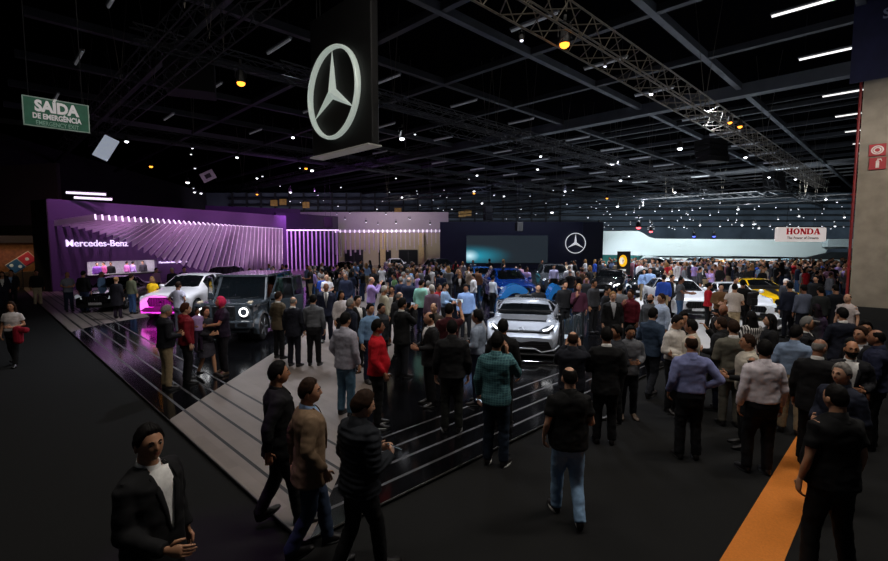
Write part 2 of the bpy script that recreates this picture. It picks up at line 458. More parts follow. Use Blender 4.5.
        if hi:
            cr, ch = {'puffer': (.078, .05), 'jacket': (.076, .045), 'coat': (.08, .05), 'hoodie': (.082, .035)}.get(top, (.070, .028))
            if top in ('tee', 'teein', 'sweater'): cr, ch = .071, .008
            ring = lambda z, r_, y=.014: [Vector((r_ * math.cos(2 * PI * k / 20), y + r_ * math.sin(2 * PI * k / 20), z + .02 * math.sin(2 * PI * k / 20))) for k in range(20)]
            T.loft([ring(1.43, cr + .035), ring(1.47, cr + .012), ring(1.49 + ch, cr), ring(1.487 + ch, cr - .009), ring(1.47, cr - .012)], cap=False)
            if top == 'hoodie':
                T.ell((0, .10, 1.46), (.115, .06, .075), 14, 8)
    out[{'shirt': 'shirt', 'untucked': 'shirt', 'tee': 't_shirt', 'teein': 't_shirt', 'polo': 'polo_shirt', 'sweater': 'sweater', 'vest': 'vest'}.get(top, 'jacket')] = (T.mesh('top', True), ('top',))
    # ---- hair
    if hair not in ('none', 'hood'):
        nu2, nv2 = (44, 34) if hi else (18, 14)
        offs = {}
        def hp_(a, e):
            of = hair_off(a, e, 'short' if hair in ('cap',) else hair)
            nz = noise.noise(Vector((a * 5, e * 5, seed))) * .006 if hi and of > .004 and hair not in ('cap',) else 0
            offs[(a, e)] = of
            base = HC + (head_pt(a, e) - HC) * (1 + (of + nz) / .095)
            return HT(base)
        hv, hf, azs, els = head_grid(nu2, nv2, hp_)
        order = [offs[(a, e)] for e in els for a in azs]
        keepf = [f for f in hf if len(f) > 4 and order[f[0]] > 0 or len(f) == 4 and max(order[i] for i in f) > -.0035]
        h = MB(); h.add(hv, keepf)
        if hair == 'long':
            rg = []
            for z, rx, ry, y in ((1.70, .055, .04, .05), (1.64, .088, .055, .045), (1.56, .096, .052, .05), (1.48, .11, .05, .065), (1.40, .115, .045, .085), (1.32, .09, .03, .10)):
                rg.append([HT(Vector((rx * math.cos(2 * PI * k / 14), y + ry * math.sin(2 * PI * k / 14), z))) for k in range(14)])
            h.loft(rg)
            for s in (1, -1):
                h.tube([HT(Vector((s * .07, -.02, 1.70))), HT(Vector((s * .083, -.012, 1.6))), HT(Vector((s * .09, -.01, 1.5))), HT(Vector((s * .095, -.03, 1.40)))], [.02, .024, .026, .012], 8)
        if hair == 'bun': h.ell(HT(HC + Vector((0, .115, .05))), (.04, .04, .04), 10, 8)
        if hair == 'cap':
            h.prism([(-.065, .0), (-.05, .014), (0, .02), (.05, .014), (.065, .0), (0, -.002)], 0, .09)
            for i in range(len(h.v) - 12, len(h.v)):
                p = Vector(h.v[i]); h.v[i] = tuple(HT(HC + Vector((p.x, -.165 + p.y, .055 + p.z - (.09 - p.y) * .1))))
        if beard:
            offs2 = {}
            def bp_(a, e):
                k = sstep((1.55 - abs(a)) / .2) * sstep((-.22 - .25 * math.exp(-(a / .35) ** 2) * 0 - e) / .12)
                if abs(a) < .25 and -.56 < e < -.38: k = 0
                offs2[(a, e)] = k * .014 - .003
                return HT(HC + (head_pt(a, e) - HC) * (1 + offs2[(a, e)] / .1))
            hv, hf, azs, els = head_grid(nu2, nv2, bp_); order = [offs2[(a, e)] for e in els for a in azs]
            h.add(hv, [f for f in hf if len(f) == 4 and max(order[i] for i in f) > -.001])
        if hi and hair != 'none':
            for s in (1, -1):
                pts = [HT(HC + (head_pt(s * a, e) - HC) * 1.03) for a, e in ((.18, .26), (.36, .31), (.56, .26))]
                h.tube(pts, [.004, .005, .003], 6)
        out['cap' if hair == 'cap' else 'hair'] = (h.mesh('hair', True), ('hair',))
    if hair == 'hood':
        h = MB(); hv, hf, a_, e_ = head_grid(24, 18, lambda a, e: HT(HC + (head_pt(a, e) - HC) * (1.22 if abs(a) > .95 or e > .75 else .97)))
        h.add(hv, hf); out['hood'] = (h.mesh('hood', True), ('hair',))  # shell standing in for hair in magenta light, not a garment
    # ---- shoes
    if lod < 1:
        for s in (1, -1):
            k, a, ft = lg[s]; q = MB(); rg = []
            for y, w_, h_ in ((.08, .02, .06), (.065, .036, .11), (.02, .042, .125), (-.03, .044, .105), (-.10, .047, .066), (-.16, .042, .05), (-.195, .022, .035)):
                rg.append([Vector((w_ * math.cos(2 * PI * i / 12), y, max(.012, h_ * .5 + h_ * .5 * math.sin(2 * PI * i / 12)))) for i in range(12)])
            q.loft(rg); q.mi = 1
            q.loft([[Vector((w_ * 1.08 * math.cos(2 * PI * i / 14), y0 * (1) + .128 * math.sin(2 * PI * i / 14) - .06, z)) for i in range(14)] for z, w_, y0 in ((0, .044, 0), (.02, .046, 0))])
            Rf = Matrix.Rotation(ft, 3, 'X') @ Matrix.Identity(3); Rz = Matrix.Rotation(s * .15, 3, 'Z')
            piv2 = Vector((0, .02, .09))
            q.v = [tuple(Vector((a.x, a.y - .0, a.z)) + Rz @ (Rf @ (Vector(v) - piv2))) for v in q.v]
            out['shoe' + ('' if s > 0 else '_')] = (q.mesh('shoe', True), ('shoe', 'sole'))
    zmin = min(min(v.co.z for v in out['shoe'][0].vertices), min(v.co.z for v in out['shoe_'][0].vertices)) if lod < 1 else 0
    out = {k: v for k, v in out.items()}
    PCACHE[key] = (out, zmin)
    return PCACHE[key]

def joined(key, meshes):                      # one mesh for a figure too small to show its parts
    if ('j', key) in PCACHE: return PCACHE[('j', key)]
    J = MB(); slots = []
    for nm, (me, sl) in meshes.items():
        for v_ in (0,):
            o = len(J.v); J.v += [tuple(v.co) for v in me.vertices]
            for p in me.polygons:
                k = sl[p.material_index]
                if k not in slots: slots.append(k)
                J.f.append([i + o for i in p.vertices]); J.m.append(slots.index(k))
    PCACHE[('j', key)] = (J.mesh('person', True), tuple(slots)); return PCACHE[('j', key)]
SKINS = ['#b98768', '#a97556', '#c4957a', '#8f6048', '#ad7c60']
N_PEOPLE = 0
SPOTS_TAKEN = []
def person(loc, yaw, h, label, top='shirt', topc='white', leg='black', hair='short', hairc='black', al='down', ar='down', legs='stand', inner='white', tiec='black',
           shoe='#141011', sole='#17181a', group=None, lod=None, skinc=None, phone=None, **kw):
    global N_PEOPLE
    N_PEOPLE += 1
    d = loc[1]
    if lod is None: lod = 0 if d < 13 else 1 if d < 30 else 2
    hi = lod == 0
    sd = N_PEOPLE % 7
    meshes, zmin = person_meshes(top=top, al=al, ar=ar, legs=legs, hair=hair, hi=hi, seed=sd if hi else 0, lod=0 if hi else 1, tie=1 if kw.pop('tie', 0) else 0, **kw)
    sk = skinc or SKINS[N_PEOPLE * 3 % 5]
    mats = dict(skin=skin(sk), eye=M_EYE, lip=M_LIP, iris=M_IRIS, shoe=mat('shoe', shoe, .5), sole=mat('sole', sole, .6), leg=cloth(leg), top=cloth(topc) if isinstance(topc, str) else topc,
                inner=cloth(inner), tie=cloth(tiec), hair=hairm(hairc) if hairc in ('black', 'brown', 'grey', 'white', 'blond', 'auburn') else cloth(hairc))
    s = h / 1.75
    loc = Vector((loc[0], loc[1], loc[2] - zmin * s))
    SPOTS_TAKEN.append((loc.x, loc.y))
    if lod == 2:
        me, slots = joined((top, al, ar, legs, hair, str(sorted(kw.items()))), meshes)
        if not me.materials:
            for k in slots: me.materials.append(None)
        o = bpy.data.objects.new('person', me); C.objects.link(o)
        for i, k in enumerate(slots): o.material_slots[i].link = 'OBJECT'; o.material_slots[i].material = mats[k]
        o.location = loc; o.rotation_euler = (0, 0, yaw); o.scale = (s, s, s)
        return tag(o, label, 'person', group)
    root = thing('person', label, 'person', loc, yaw, group); root.scale = (s, s, s)
    for nm, (me, sl) in meshes.items():
        if not me.materials:
            for k in sl: me.materials.append(None)
        o = bpy.data.objects.new(nm.rstrip('_'), me); C.objects.link(o); o.parent = root
        for i, k in enumerate(sl): o.material_slots[i].link = 'OBJECT'; o.material_slots[i].material = mats[k]
    if phone:
        a = al if phone[0] == 'l' else ar; sg = 1 if phone[0] == 'l' else -1
        e, w, hd, th = ARMS[a]; hd = Vector((hd[0] * sg, hd[1], hd[2])).normalized(); w = Vector((w[0] * sg, w[1], w[2]))
        c = (w + hd * .10 + Vector((0, -.02, .02))) * s
        up = a in ('raised', 'overhead', 'ear', 'chin')
        t = thing('smartphone', phone[1], 'smartphone', loc + Matrix.Rotation(yaw, 3, 'Z') @ c, yaw)
        t.rotation_euler = (0 if up else -1.0, 0, yaw)
        obj('case', MB().cbox((0, 0, 0), (.15, .009, .075) if a in ('raised', 'overhead') else (.075, .009, .15), .004), M_BLACK, t)
        obj('screen', MB().box((0, .0055, 0), (.138, .002, .066) if a in ('raised', 'overhead') else (.066, .002, .138)), mat('phone_screen', '#b8c8d8', .2, emit=phone[2] if len(phone) > 2 else .5, noise_amt=0), t)
    return root
# ------------------------------------------------------------------ floors
def node_math(nt, op, a, b=None, c=None):
    n = nt.nodes.new('ShaderNodeMath'); n.operation = op
    for i, q in enumerate((a, b, c)):
        if q is None: continue
        if isinstance(q, (int, float)): n.inputs[i].default_value = q
        else: nt.links.new(q, n.inputs[i])
    return n.outputs[0]
def stage_material():
    m = bpy.data.materials.new('stage_floor'); m.use_nodes = True; nt = m.node_tree; b = nt.nodes['Principled BSDF']
    tc = nt.nodes.new('ShaderNodeTexCoord'); sx = nt.nodes.new('ShaderNodeSeparateXYZ'); nt.links.new(tc.outputs['Object'], sx.inputs[0])
    X, Y = sx.outputs[0], sx.outputs[1]; M = lambda *a: node_math(nt, *a)
    u = M('MULTIPLY', M('ADD', X, Y), 1 / S2); v = M('MULTIPLY', M('SUBTRACT', Y, X), 1 / S2)
    right = M('GREATER_THAN', X, -1.36)
    dist = M('ADD', M('MULTIPLY', M('SUBTRACT', u, 2.2), M('SUBTRACT', 1.0, right)), M('MULTIPLY', M('SUBTRACT', v, 4.2), right))
    band = M('MULTIPLY', M('GREATER_THAN', X, -4.68), M('LESS_THAN', X, -1.36))
    ex = M('SUBTRACT', X, -8.6); ey = M('SUBTRACT', Y, 16.6)
    disc = M('SQRT', M('ADD', M('MULTIPLY', ex, ex), M('MULTIPLY', ey, ey)))
    left = M('MULTIPLY', M('LESS_THAN', X, -9.5), M('GREATER_THAN', disc, 4.1))
    nearcut = M('MULTIPLY', M('LESS_THAN', X, -4.68), M('LESS_THAN', Y, 15.6))
    left = M('MULTIPLY', left, M('SUBTRACT', 1.0, M('MULTIPLY', nearcut, M('GREATER_THAN', X, -13.4))))
    wood = M('MAXIMUM', band, left)
    k = M('FRACT', M('DIVIDE', M('SUBTRACT', dist, .30), .38))
    line = M('MULTIPLY', M('LESS_THAN', k, .13), M('MULTIPLY', M('GREATER_THAN', dist, .30), M('LESS_THAN', dist, 1.72)))
    far = M('MULTIPLY', M('LESS_THAN', X, -12.5), M('LESS_THAN', M('FRACT', M('DIVIDE', M('SUBTRACT', dist, .30), .62)), .12))
    line = M('MAXIMUM', line, far)
    # planks
    mp = nt.nodes.new('ShaderNodeMapping'); mp.inputs['Rotation'].default_value = (0, 0, PI / 4); nt.links.new(tc.outputs['Object'], mp.inputs[0])
    br = nt.nodes.new('ShaderNodeTexBrick'); br.inputs['Scale'].default_value = 1; br.inputs['Brick Width'].default_value = 1.4; br.inputs['Row Height'].default_value = .14
    br.inputs['Mortar Size'].default_value = .002; nt.links.new(mp.outputs[0], br.inputs['Vector'])
    br.inputs['Color1'].default_value = lin('#776d67'); br.inputs['Color2'].default_value = lin('#6b615b'); br.inputs['Mortar'].default_value = lin('#6c625c')
    nz = nt.nodes.new('ShaderNodeTexNoise'); nz.inputs['Scale'].default_value = 3; nt.links.new(mp.outputs[0], nz.inputs['Vector'])
    def mix(f, a, c):
        n = nt.nodes.new('ShaderNodeMix'); n.data_type = 'RGBA'; nt.links.new(f, n.inputs[0])
        for i, q in ((6, a), (7, c)):
            if isinstance(q, tuple): n.inputs[i].default_value = q
            else: nt.links.new(q, n.inputs[i])
        return n.outputs[2]
    wv = nt.nodes.new('ShaderNodeHueSaturation'); nt.links.new(br.outputs['Color'], wv.inputs['Color']); nt.links.new(M('ADD', M('MULTIPLY', nz.outputs['Fac'], .4), .8), wv.inputs['Value'])
    wl = mix(line, wv.outputs['Color'], lin('#060607'))
    bl = mix(line, lin('#08080a'), lin('#3b3a3d'))
    nt.links.new(mix(wood, bl, wl), b.inputs['Base Color'])
    nt.links.new(M('ADD', .09, M('ADD', M('MAXIMUM', M('MULTIPLY', wood, .3), M('MULTIPLY', line, .45)), M('MULTIPLY', nz.outputs['Fac'], .06))), b.inputs['Roughness'])
    return m
def slab(mb, pts, z0, z1):
    n = len(pts); mb.add([(p[0], p[1], z0) for p in pts] + [(p[0], p[1], z1) for p in pts],
        [tuple(range(n - 1, -1, -1)), tuple(range(n, 2 * n))] + [(i, (i + 1) % n, n + (i + 1) % n, n + i) for i in range(n)]); return mb
M_CARPET = mat('dark_carpet', '#1e1e1e', .95, noise_amt=.35, scale=160, spec=.05, bump=.3)
struct('floor', slab(MB(), [(-75, -3), (100, -3), (100, 112), (-75, 112)], -.2, 0), M_CARPET, 'dark grey carpet of the hall aisles')
st = slab(MB(), [UV(2.2, 4.2), UV(70, 4.2), UV(70, 70), UV(2.2, 70)], 0.0, STAGE_Z)
struct('stage_floor', st, stage_material(), 'glossy black stage floor with a pale wood band and striped border')
ed = MB()
for a, b_ in ((UV(2.19, 4.2), UV(2.19, 40)), (UV(2.2, 4.19), UV(45, 4.19))):
    ed.tube([a + Vector((0, 0, .045)), b_ + Vector((0, 0, .045))], .012, 6)
struct('trim_1', ed, mat('edge_trim', '#4a4846', .4, .6), 'thin metal edging around the stage floor')
M_ORANGE = mat('orange_carpet', '#c87322', .9, noise_amt=.1, scale=60)
tag(obj('carpet_strip', slab(MB(), [UV(3.0, .72), UV(13, .72), UV(13, 1.16), UV(3.0, 1.16)], 0, .008), M_ORANGE), 'orange carpet strip laid across the dark floor at lower right', 'carpet')
WHITE_FLOOR = mat('white_floor', '#c9c7c5', .35, noise_amt=.05, scale=3)
wp = [P(655, 352), P(742, 352), P(795, 322), P(815, 302), P(775, 281), P(640, 284), P(632, 312)]
struct('floor_platform', slab(MB(), [(p.x, p.y) for p in wp], STAGE_Z, STAGE_Z + .05), WHITE_FLOOR, 'low white display floor under the white cars')
sl = MB()
for k in range(6):
    a = P(752 + 8 * k, 338 - 3 * k); d = Vector((.71, .71, 0)); a.z = STAGE_Z + .052
    sl.box(a + d * 2.2, (.10, 4.6, .006), Matrix.Rotation(-PI / 4, 3, 'Z'))
struct('trim_2', sl, mat('dark_inlay', '#2b2a2b', .5), 'dark stripes inlaid in the pale display floor')

# ------------------------------------------------------------------ shell of the hall
M_DARKWALL = mat('dark_wall', '#26242a', .9, noise_amt=.2, scale=.4)
def wall(name, a, b, h, m, z0=0, th=.3, label=None):
    a = Vector((a[0], a[1], 0)); b = Vector((b[0], b[1], 0)); e = (b - a).normalized(); n = Vector((-e.y, e.x, 0)) * th
    mb = slab(MB(), [a, b, b + n, a + n], z0, z0 + h)
    return struct(name, mb, m, label)
wall('wall_back', (110, 104), (-75, 104), 14, mat('far_wall', '#4a525c', .9, noise_amt=.35, scale=.25), th=-.3)  # far haze is put into this paler bluish wall colour
wall('wall_left', (-38, 2), (-52, 104), 14, M_DARKWALL, th=.3)
struct('ceiling', slab(MB(), [(-75, -3), (110, -3), (110, 112), (-75, 112)], 14.2, 14.4), mat('black_ceiling', '#060608', 1, noise_amt=.1, spec=0))
M_BEAM = mat('roof_steel', '#3a3c42', .6, .3, noise_amt=.15, scale=1)
M_BEAML = mat('pale_roof_steel', '#565a61', .6, .3, noise_amt=.15, scale=1)
def bar(mb, a, b, w, h):
    a = Vector(a); b = Vector(b); d = b - a; L = d.length; R = d.to_track_quat('Y', 'Z').to_matrix()
    return mb.box((a + b) / 2, (w, L, h), R)
tn = 3
for k, v in enumerate((2, 8, 14, 20, 26, 32, 38, 44, 50)):
    struct('trim_%d' % tn, bar(MB(), UV(2, v, 12.4), UV(105, v, 12.4), .3, .35), M_BEAML if v in (8, 14) else M_BEAM, 'grey roof beam running to the right-hand end of the hall'); tn += 1
for k, u in enumerate((7.4, 13.8, 20, 26.6, 33.4, 40, 46.6, 53, 59.5, 66, 72)):
    big = u == 33.4
    struct('trim_%d' % tn, bar(MB(), UV(u, 0.5, 12.4 if not big else 12.2), UV(u, 75, 12.4 if not big else 12.2), .3 if not big else .7, .3 if not big else .7), M_BEAM if not big else M_BEAML, 'grey roof beam crossing the hall'); tn += 1
# thin purlins
M_PURLIN = mat('thin_roof_steel', '#2c2e33', .6, .3)
pu = MB()
for i in range(14):
    bar(pu, UV(36 + i * 4.2, .5, 12.9), UV(36 + i * 4.2, 70, 12.9), .22, .2)
struct('trim_%d' % tn, pu, M_PURLIN, 'thin roof purlins under the black ceiling'); tn += 1

# ------------------------------------------------------------------ strip lights under the roof
def strip_light(lit):
    r = thing('strip_light', 'x', 'lamp')
    obj('housing', MB().cbox((0, 0, .06), (.18, 2.34, .10), .03), mat('lamp_housing', '#7d7f84', .5), r)
    for y in (-.9, .9): obj('rod', MB().tube([(0, y, .1), (0, y, 2.04)], .012, 4), M_DSTEEL, r)
    obj('tube', MB().tube([(0, -1.12, -.02), (0, 1.12, -.02)], .055, 8), mat('lit_tube', '#f4f2ee', .4, emit=1.3, noise_amt=0) if lit else mat('faint_tube', '#c6c8ce', .35, emit=.07, noise_amt=0), r)
    return r
proto = {1: strip_light(1), 0: strip_light(0)}; used = {1: 0, 0: 0}
rowname = ['by the concrete pillar', 'in the second row from the pillar', 'in the third row from the pillar', 'in the fourth row from the pillar', 'in the fifth row from the pillar', 'in the sixth row from the pillar']
for k in range(11):
    u = 4.2 + 6.3 * k if k < 5 else 37.7 + 6.6 * (k - 5)
    for j, v in enumerate((3.45, 11.6, 21.3, 29.5, 38.5)):
        p = UV(u, v, 12.1); x, y = px_of(p)
        if not (-30 < x < 920 and -30 < y < 240): continue
        lit = 1 if j == 0 else 0
        o = proto[lit] if not used[lit] else copy_tree(proto[lit]); used[lit] = 1
        o.location = p; o.rotation_euler = (0, 0, PI / 4)
        o['label'] = ('bright lit strip light ' if lit else 'dim strip light ') + rowname[j] + (', above the purple wall' if x < 300 else ', above the big black truss' if x < 560 else ', toward the far end' if k > 6 else ', over the near stage')
        o['group'] = 'strip lights ' + rowname[j]

# ------------------------------------------------------------------ trusses
M_TRUSS = mat('black_truss', '#26272b', .5, .4)
M_TRUSSL = mat('aluminium_truss', '#6c665d', .45, .5)
def truss(a, b, s, m, label, cables=True, step=.6, r=.028):
    a = Vector(a); b = Vector(b); d = (b - a); L = d.length; e = d / L; w = Vector((-e.y, e.x, 0)); z = Vector((0, 0, 1))
    root = thing('lighting_truss', label, 'truss', a, 0, 'lighting trusses under the roof')
    ch = MB(); br = MB()
    cs = [w * sx * s / 2 + z * sz * s / 2 for sx, sz in ((1, 1), (-1, 1), (-1, -1), (1, -1))]
    for c in cs: ch.tube([c, c + d], r, 5)
    n = int(L / step)
    for i in range(n):
        p = e * (i * step); q = e * ((i + 1) * step)
        for k in range(4):
            c0, c1 = cs[k], cs[(k + 1) % 4]
            if i % 2: c0, c1 = c1, c0
            br.tube([p + c0, q + c1], r * .6, 4)
    obj('chords', ch, m, root); obj('lattice', br, m, root)
    if cables:
        for t in (.08, .3, .52, .74, .95):
            p = e * L * t
            for sx in (-1, 1):
                obj('cable', MB().tube([p + z * s / 2, p + w * sx * s * .9 + Vector((0, 0, 14.1 - a.z))], .012, 4), M_TRUSSL, root)
    return root
def through(px, py, z, axis):                     # u,v of the floor-plan point seen at a pixel at height z
    return uv_of(P(px, py, z))
u, v = through(600, 47, 8.6, 'u'); BIGV = v
truss(UV(7, v, 8.6), UV(58, v, 8.6), .72, M_TRUSSL, 'long bright metal truss slanting across the upper right')
for (px_, py_, z, ax, t0, t1, lb) in ((500, 130, 9.2, 'u', 8, 60, 'black truss right of the big hanging star sign'), (640, 176, 9.4, 'u', 18, 75, 'black truss above the black wall star, toward the tall white stand'),
        (240, 62, 9.8, 'u', 4, 40, 'black truss behind the big hanging star sign at upper left'), (170, 137, 9.3, 'u', 6, 55, 'black truss over the purple slats'),
        (110, 97, 9.6, 'v', 4, 42, 'black truss beside the green exit sign'), (242, 20, 9.8, 'v', 8, 40, 'black truss at the top left of the roof, beside the hanging sign'),
        (430, 195, 8.6, 'v', 12, 50, 'black truss over the beige doorways'), (520, 206, 9, 'v', 10, 50, 'black truss over the black video wall'), (300, 175, 8.5, 'v', 20, 48, 'black truss just above the fanned slats')):
    u, v = through(px_, py_, z, ax)
    if ax == 'u': truss(UV(t0, v, z), UV(t1, v, z), .5, M_TRUSS, lb, step=.8)
    else: truss(UV(u, t0, z), UV(u, t1, z), .5, M_TRUSS, lb, step=.8)

for i, (u0, z0, wh) in enumerate(((57, 9.0, 'third from the far end'), (66, 8.8, 'second from the far end'), (75, 8.6, 'at the far end'))):
    truss(UV(u0, 6, z0), UV(u0, 66, z0), .6, M_TRUSS, 'black truss across the hall, %s of the roof' % wh, step=1.1, r=.04)
for i, v0 in enumerate((1.5, -6, 9.5)):
    truss(UV(50, v0, 8.4), UV(88, v0, 8.4), .6, M_TRUSS, 'black truss over the white curved stand, ' + ('nearest the pillar', 'above the hanging red lettered sign', 'above the fascia step')[i], step=1.1, r=.04)
fb = MB()
for i, zz in enumerate((6.2, 7.4, 8.6, 9.9, 11.2, 12.6)):
    fb.box((-12, 103.6, zz), (70, .5, .35)); fb.box((50, 103.4, zz + .4), (100, .5, .22))
for i in range(24): fb.box((-46 + i * 3.1, 103.2, 9.5), (.35, .3, 9))
struct('trim_%d' % tn, fb, mat('far_girder', '#17181d', .8), 'dark girders along the far wall'); tn += 1
for i, (xa_, ya_) in enumerate(((274, 203), (283, 202), (306, 205), (398, 211), (462, 214), (468, 213))):
    q_ = D(xa_, ya_, 103); w_i = struct('window_%d' % (i + 1), MB().cbox(q_, (1.5, .2, 1.3), .05), mat('amber_window', '#a07a40', .5, emit=.10, noise_amt=.4, scale=2), 'small amber lit window high on the far wall')
# ------------------------------------------------------------------ spotlights under the roof
def spotlight(col, e, nm):
    r = thing('spotlight', 'x', 'spotlight')
    obj('lamp_body', MB().lathe([(-.02, .11), (0, .13), (.12, .12), (.3, .09), (.34, .05)], 'z', 12), M_BLACK, r)
    obj('lens', MB().ell((0, 0, -.03), (.115, .115, .09), 12, 6), mat('lamp_' + nm, col, .3, emit=e, noise_amt=0), r)
    obj('yoke', MB().tube([(-.15, 0, .12), (-.15, 0, .48), (.15, 0, .48), (.15, 0, .12)], .012, 5), M_BLACK, r)
    obj('clamp', MB().cbox((0, 0, .55), (.06, .08, .14), .01), M_BLACK, r)
    return r
SP = dict(w=spotlight('#f4f6ff', 5, 'white'), v=spotlight('#eef0ff', 1.4, 'soft'), o=spotlight('#ff9a30', 3, 'orange'), r=spotlight('#ff5058', 6, 'red'), b=spotlight('#5060ff', 4, 'blue'))
SPU = set()
def zone_up(x):
    for a, n in ((90, 'over the dark left wall'), (180, 'over the purple wall lettering'), (285, 'over the fanned slats'), (345, 'over the upright purple slats'), (440, 'over the beige doorways'),
                 (520, 'over the video screen'), (603, 'over the star on the black wall'), (660, 'over the yellow emblem tower'), (770, 'over the white curved stand'), (888, 'over the hanging red lettered sign')):
        if x < a: return n
    return 'by the pillar'
spots = '''126.6 141 1.3;187.5 182 1.6;194.6 192 1;201 193 1.1;193.5 188 .8;192.5 148 .8;191 154 .8;237 157 1.1;195 168 .9;257 178 1;293 137 1.1;402 138 1.7;312 170 1.5;262.5 176 .9;290.5 192 1.2;290 201 .9;402 197 1.1;396 178 .9;341 187 .8;377 209 .8;338 206 .8;366 222 .9;396 223 .9;345 219 .7;415 134 .8;477 175 1;469 179 .6;474 191 1.1;504 196 1;494 195 .8;482 203 1.2;521 209 .8;552 212 1.7;567 204 .8;565 191 1.1;573 190 .8;537.6 169 1;540.6 156 1;452 209 .8;430 224 .9;438 208 .7;588 217 .9;564 195 .6;680 148 1.7;620.5 180 1.3;629 176 .9;675 192 1.2;617.5 206 1.5;643 205 1;738 209 1.2;703 198 .9;610 214 .8;634 212 .8;672 211 .7;588 218 .6;679 210 .6;684 227 .9;700 225 1;720 226 .9;742 225 1.1;754 224 1;599 222 .9;669 227 .8;745.5 157 1.2;795.5 179 1;826 199 1.2;837 202 .9;769 177 1;799 216 1;759 206 .7;844.5 217 1.1;778 219 .9;835 226 1;753 224 .8;759 228 1;605 66 .7;651 93.5 1;521.7 40 .8;28 187 1;54 180 .8;36 180 .6;300 168 .6;280 186 .6;328 221 .8;350 213 .6;386 214 .7;410 219 .7;378 224 .6;420 205 .6;444 190 .5;460 198 .6;530 196 .6;546 203 .6;580 207 .6;596 208 .7;650 222 .7;662 218 .6;690 219 .7;710 215 .7;728 220 .7;770 226 .8;790 224 .7;815 219 .7;822 226 .7;660 206 .6;634 196 .5;700 208 .6;720 203 .6'''
rs_ = random.Random(5)
for _ in range(46): spots += ';%.1f %.1f .6' % (rs_.uniform(604, 848), rs_.uniform(206, 230))
for _ in range(26): spots += ';%.1f %.1f .55' % (rs_.uniform(290, 604), rs_.uniform(186, 219))
for t in spots.split(';'):
    x, y, s = map(float, t.split()); d = min(5.4 * F / (243 - y), 62)
    p = D(x, y, d); kk = 'w' if s >= .95 else 'v'; o = SP[kk] if kk not in SPU else copy_tree(SP[kk]); SPU.add(kk)
    o.location = p; k = s * (.42 + d / 110); o.scale = (k, k, k)
    o['label'] = ('bright' if s >= .95 else 'small faint') + ' white spotlight under the dark roof ' + zone_up(x); o['group'] = ('bright' if s >= .95 else 'faint') + ' white spotlights ' + zone_up(x)
for c, x, y, s, w in (('o', 564.5, 43, 1.6, 'hanging from the long bright truss'), ('o', 241, 82, 1.5, 'left of the hanging star sign'), ('o', 151, 166, 1, 'above the purple wall lettering'), ('o', 257, 194, .8, 'above the fanned slats, highest'),
                      ('o', 306, 168, .9, 'below the hanging star sign'), ('o', 474, 193, .8, 'above the video screen'), ('o', 607, 198, .8, 'above the black wall end'), ('o', 740, 126, 1, 'under the long bright truss at right'),
                      ('o', 730, 122, .9, 'under the long bright truss, right-hand of a close pair'), ('r', 638.5, 227, 1.6, 'above the white curved stand, larger of two'), ('r', 651, 231, 1.2, 'above the white curved stand, lower of two'), ('b', 694, 236, 1, 'along the top of the white curved stand'), ('b', 714, 236, 1, 'right along the top of the white curved stand')):
    d = min(5.4 * F / (243 - y), 60) if c != 'b' else 58
    o = SP[c] if c not in SPU else copy_tree(SP[c]); SPU.add(c); o.location = D(x, y, d); k = s * (.5 + d / 60); o.scale = (k, k, k)
    o['label'] = {'o': 'small orange glowing', 'r': 'red glowing', 'b': 'blue glowing'}[c] + ' spotlight ' + w; o['group'] = 'coloured spotlights'
# loudspeakers and boxes hung from the roof
def hung_box(x, y, d, w, h, label, n=4):
    p = D(x, y, d); r = thing('line_array_loudspeaker', label, 'loudspeaker', p, .4, 'black loudspeakers hung from the roof')
    for k in range(n):
        obj('cabinet', MB().cbox((0, -.02 * k * k, -h / n * (k + .5)), (w, w * .7, h / n * .94), .03), mat('speaker_cabinet', '#0b0b0d', .7), r)
    for s in (-1, 1): obj('cable', MB().tube([(s * w * .3, 0, 0), (s * w * .3, 0, 14.12 - p.z)], .015, 4), M_DSTEEL, r)
hung_box(774, 172, 45, 1.6, 1.8, 'black hung loudspeaker stack under the long bright truss'); hung_box(711, 140, 32, 1.7, 1.5, 'black hung loudspeaker above the white curved stand')
hung_box(328, 217, 52, .9, 1.2, 'small black box hung above the upright purple slats', 1); hung_box(519, 222, 50, .7, 1.0, 'small black box hung before the video wall', 1)
hung_box(488, 206, 52, .9, 1.6, 'small black box hung above the video screen', 2)
hung_box(190, 62, 24, 2.2, 1.6, 'dark bulky box hung left of the hanging star sign', 1)
# white floodlight panel, tilted
r = thing('softbox_lamp', 'tilted pale rectangular lamp panel below the exit sign', 'lamp', D(106, 148, 20), .5)
pn = obj('panel', MB().cbox((0, 0, 0), (.55, .08, 1.05), .02), mat('softbox', '#c8d2e6', .4, emit=.35, noise_amt=.05), r); pn.rotation_euler = (-.3, .45, 0)
obj('cable', MB().tube([(.2, 0, .45), (.2, 0, 4)], .012, 4), M_DSTEEL, r)
r = thing('hanging_banner', 'small white tilted square banner with dark mark under the roof', 'banner', D(208, 176, 40), .4)
f_ = obj('cloth', MB().cbox((0, 0, 0), (1.1, .04, .8), .01), mat('banner_white', '#b6b6b8', .7, emit=0), r); f_.rotation_euler = (0, -.5, 0)
g_ = obj('mark', MB().cbox((0, -.04, 0), (.5, .02, .35), .01), mat('banner_mark', '#2a2a2c', .7), f_)
obj('cable', MB().tube([(0, 0, .4), (0, 0, 3.5)], .012, 4), M_DSTEEL, r)
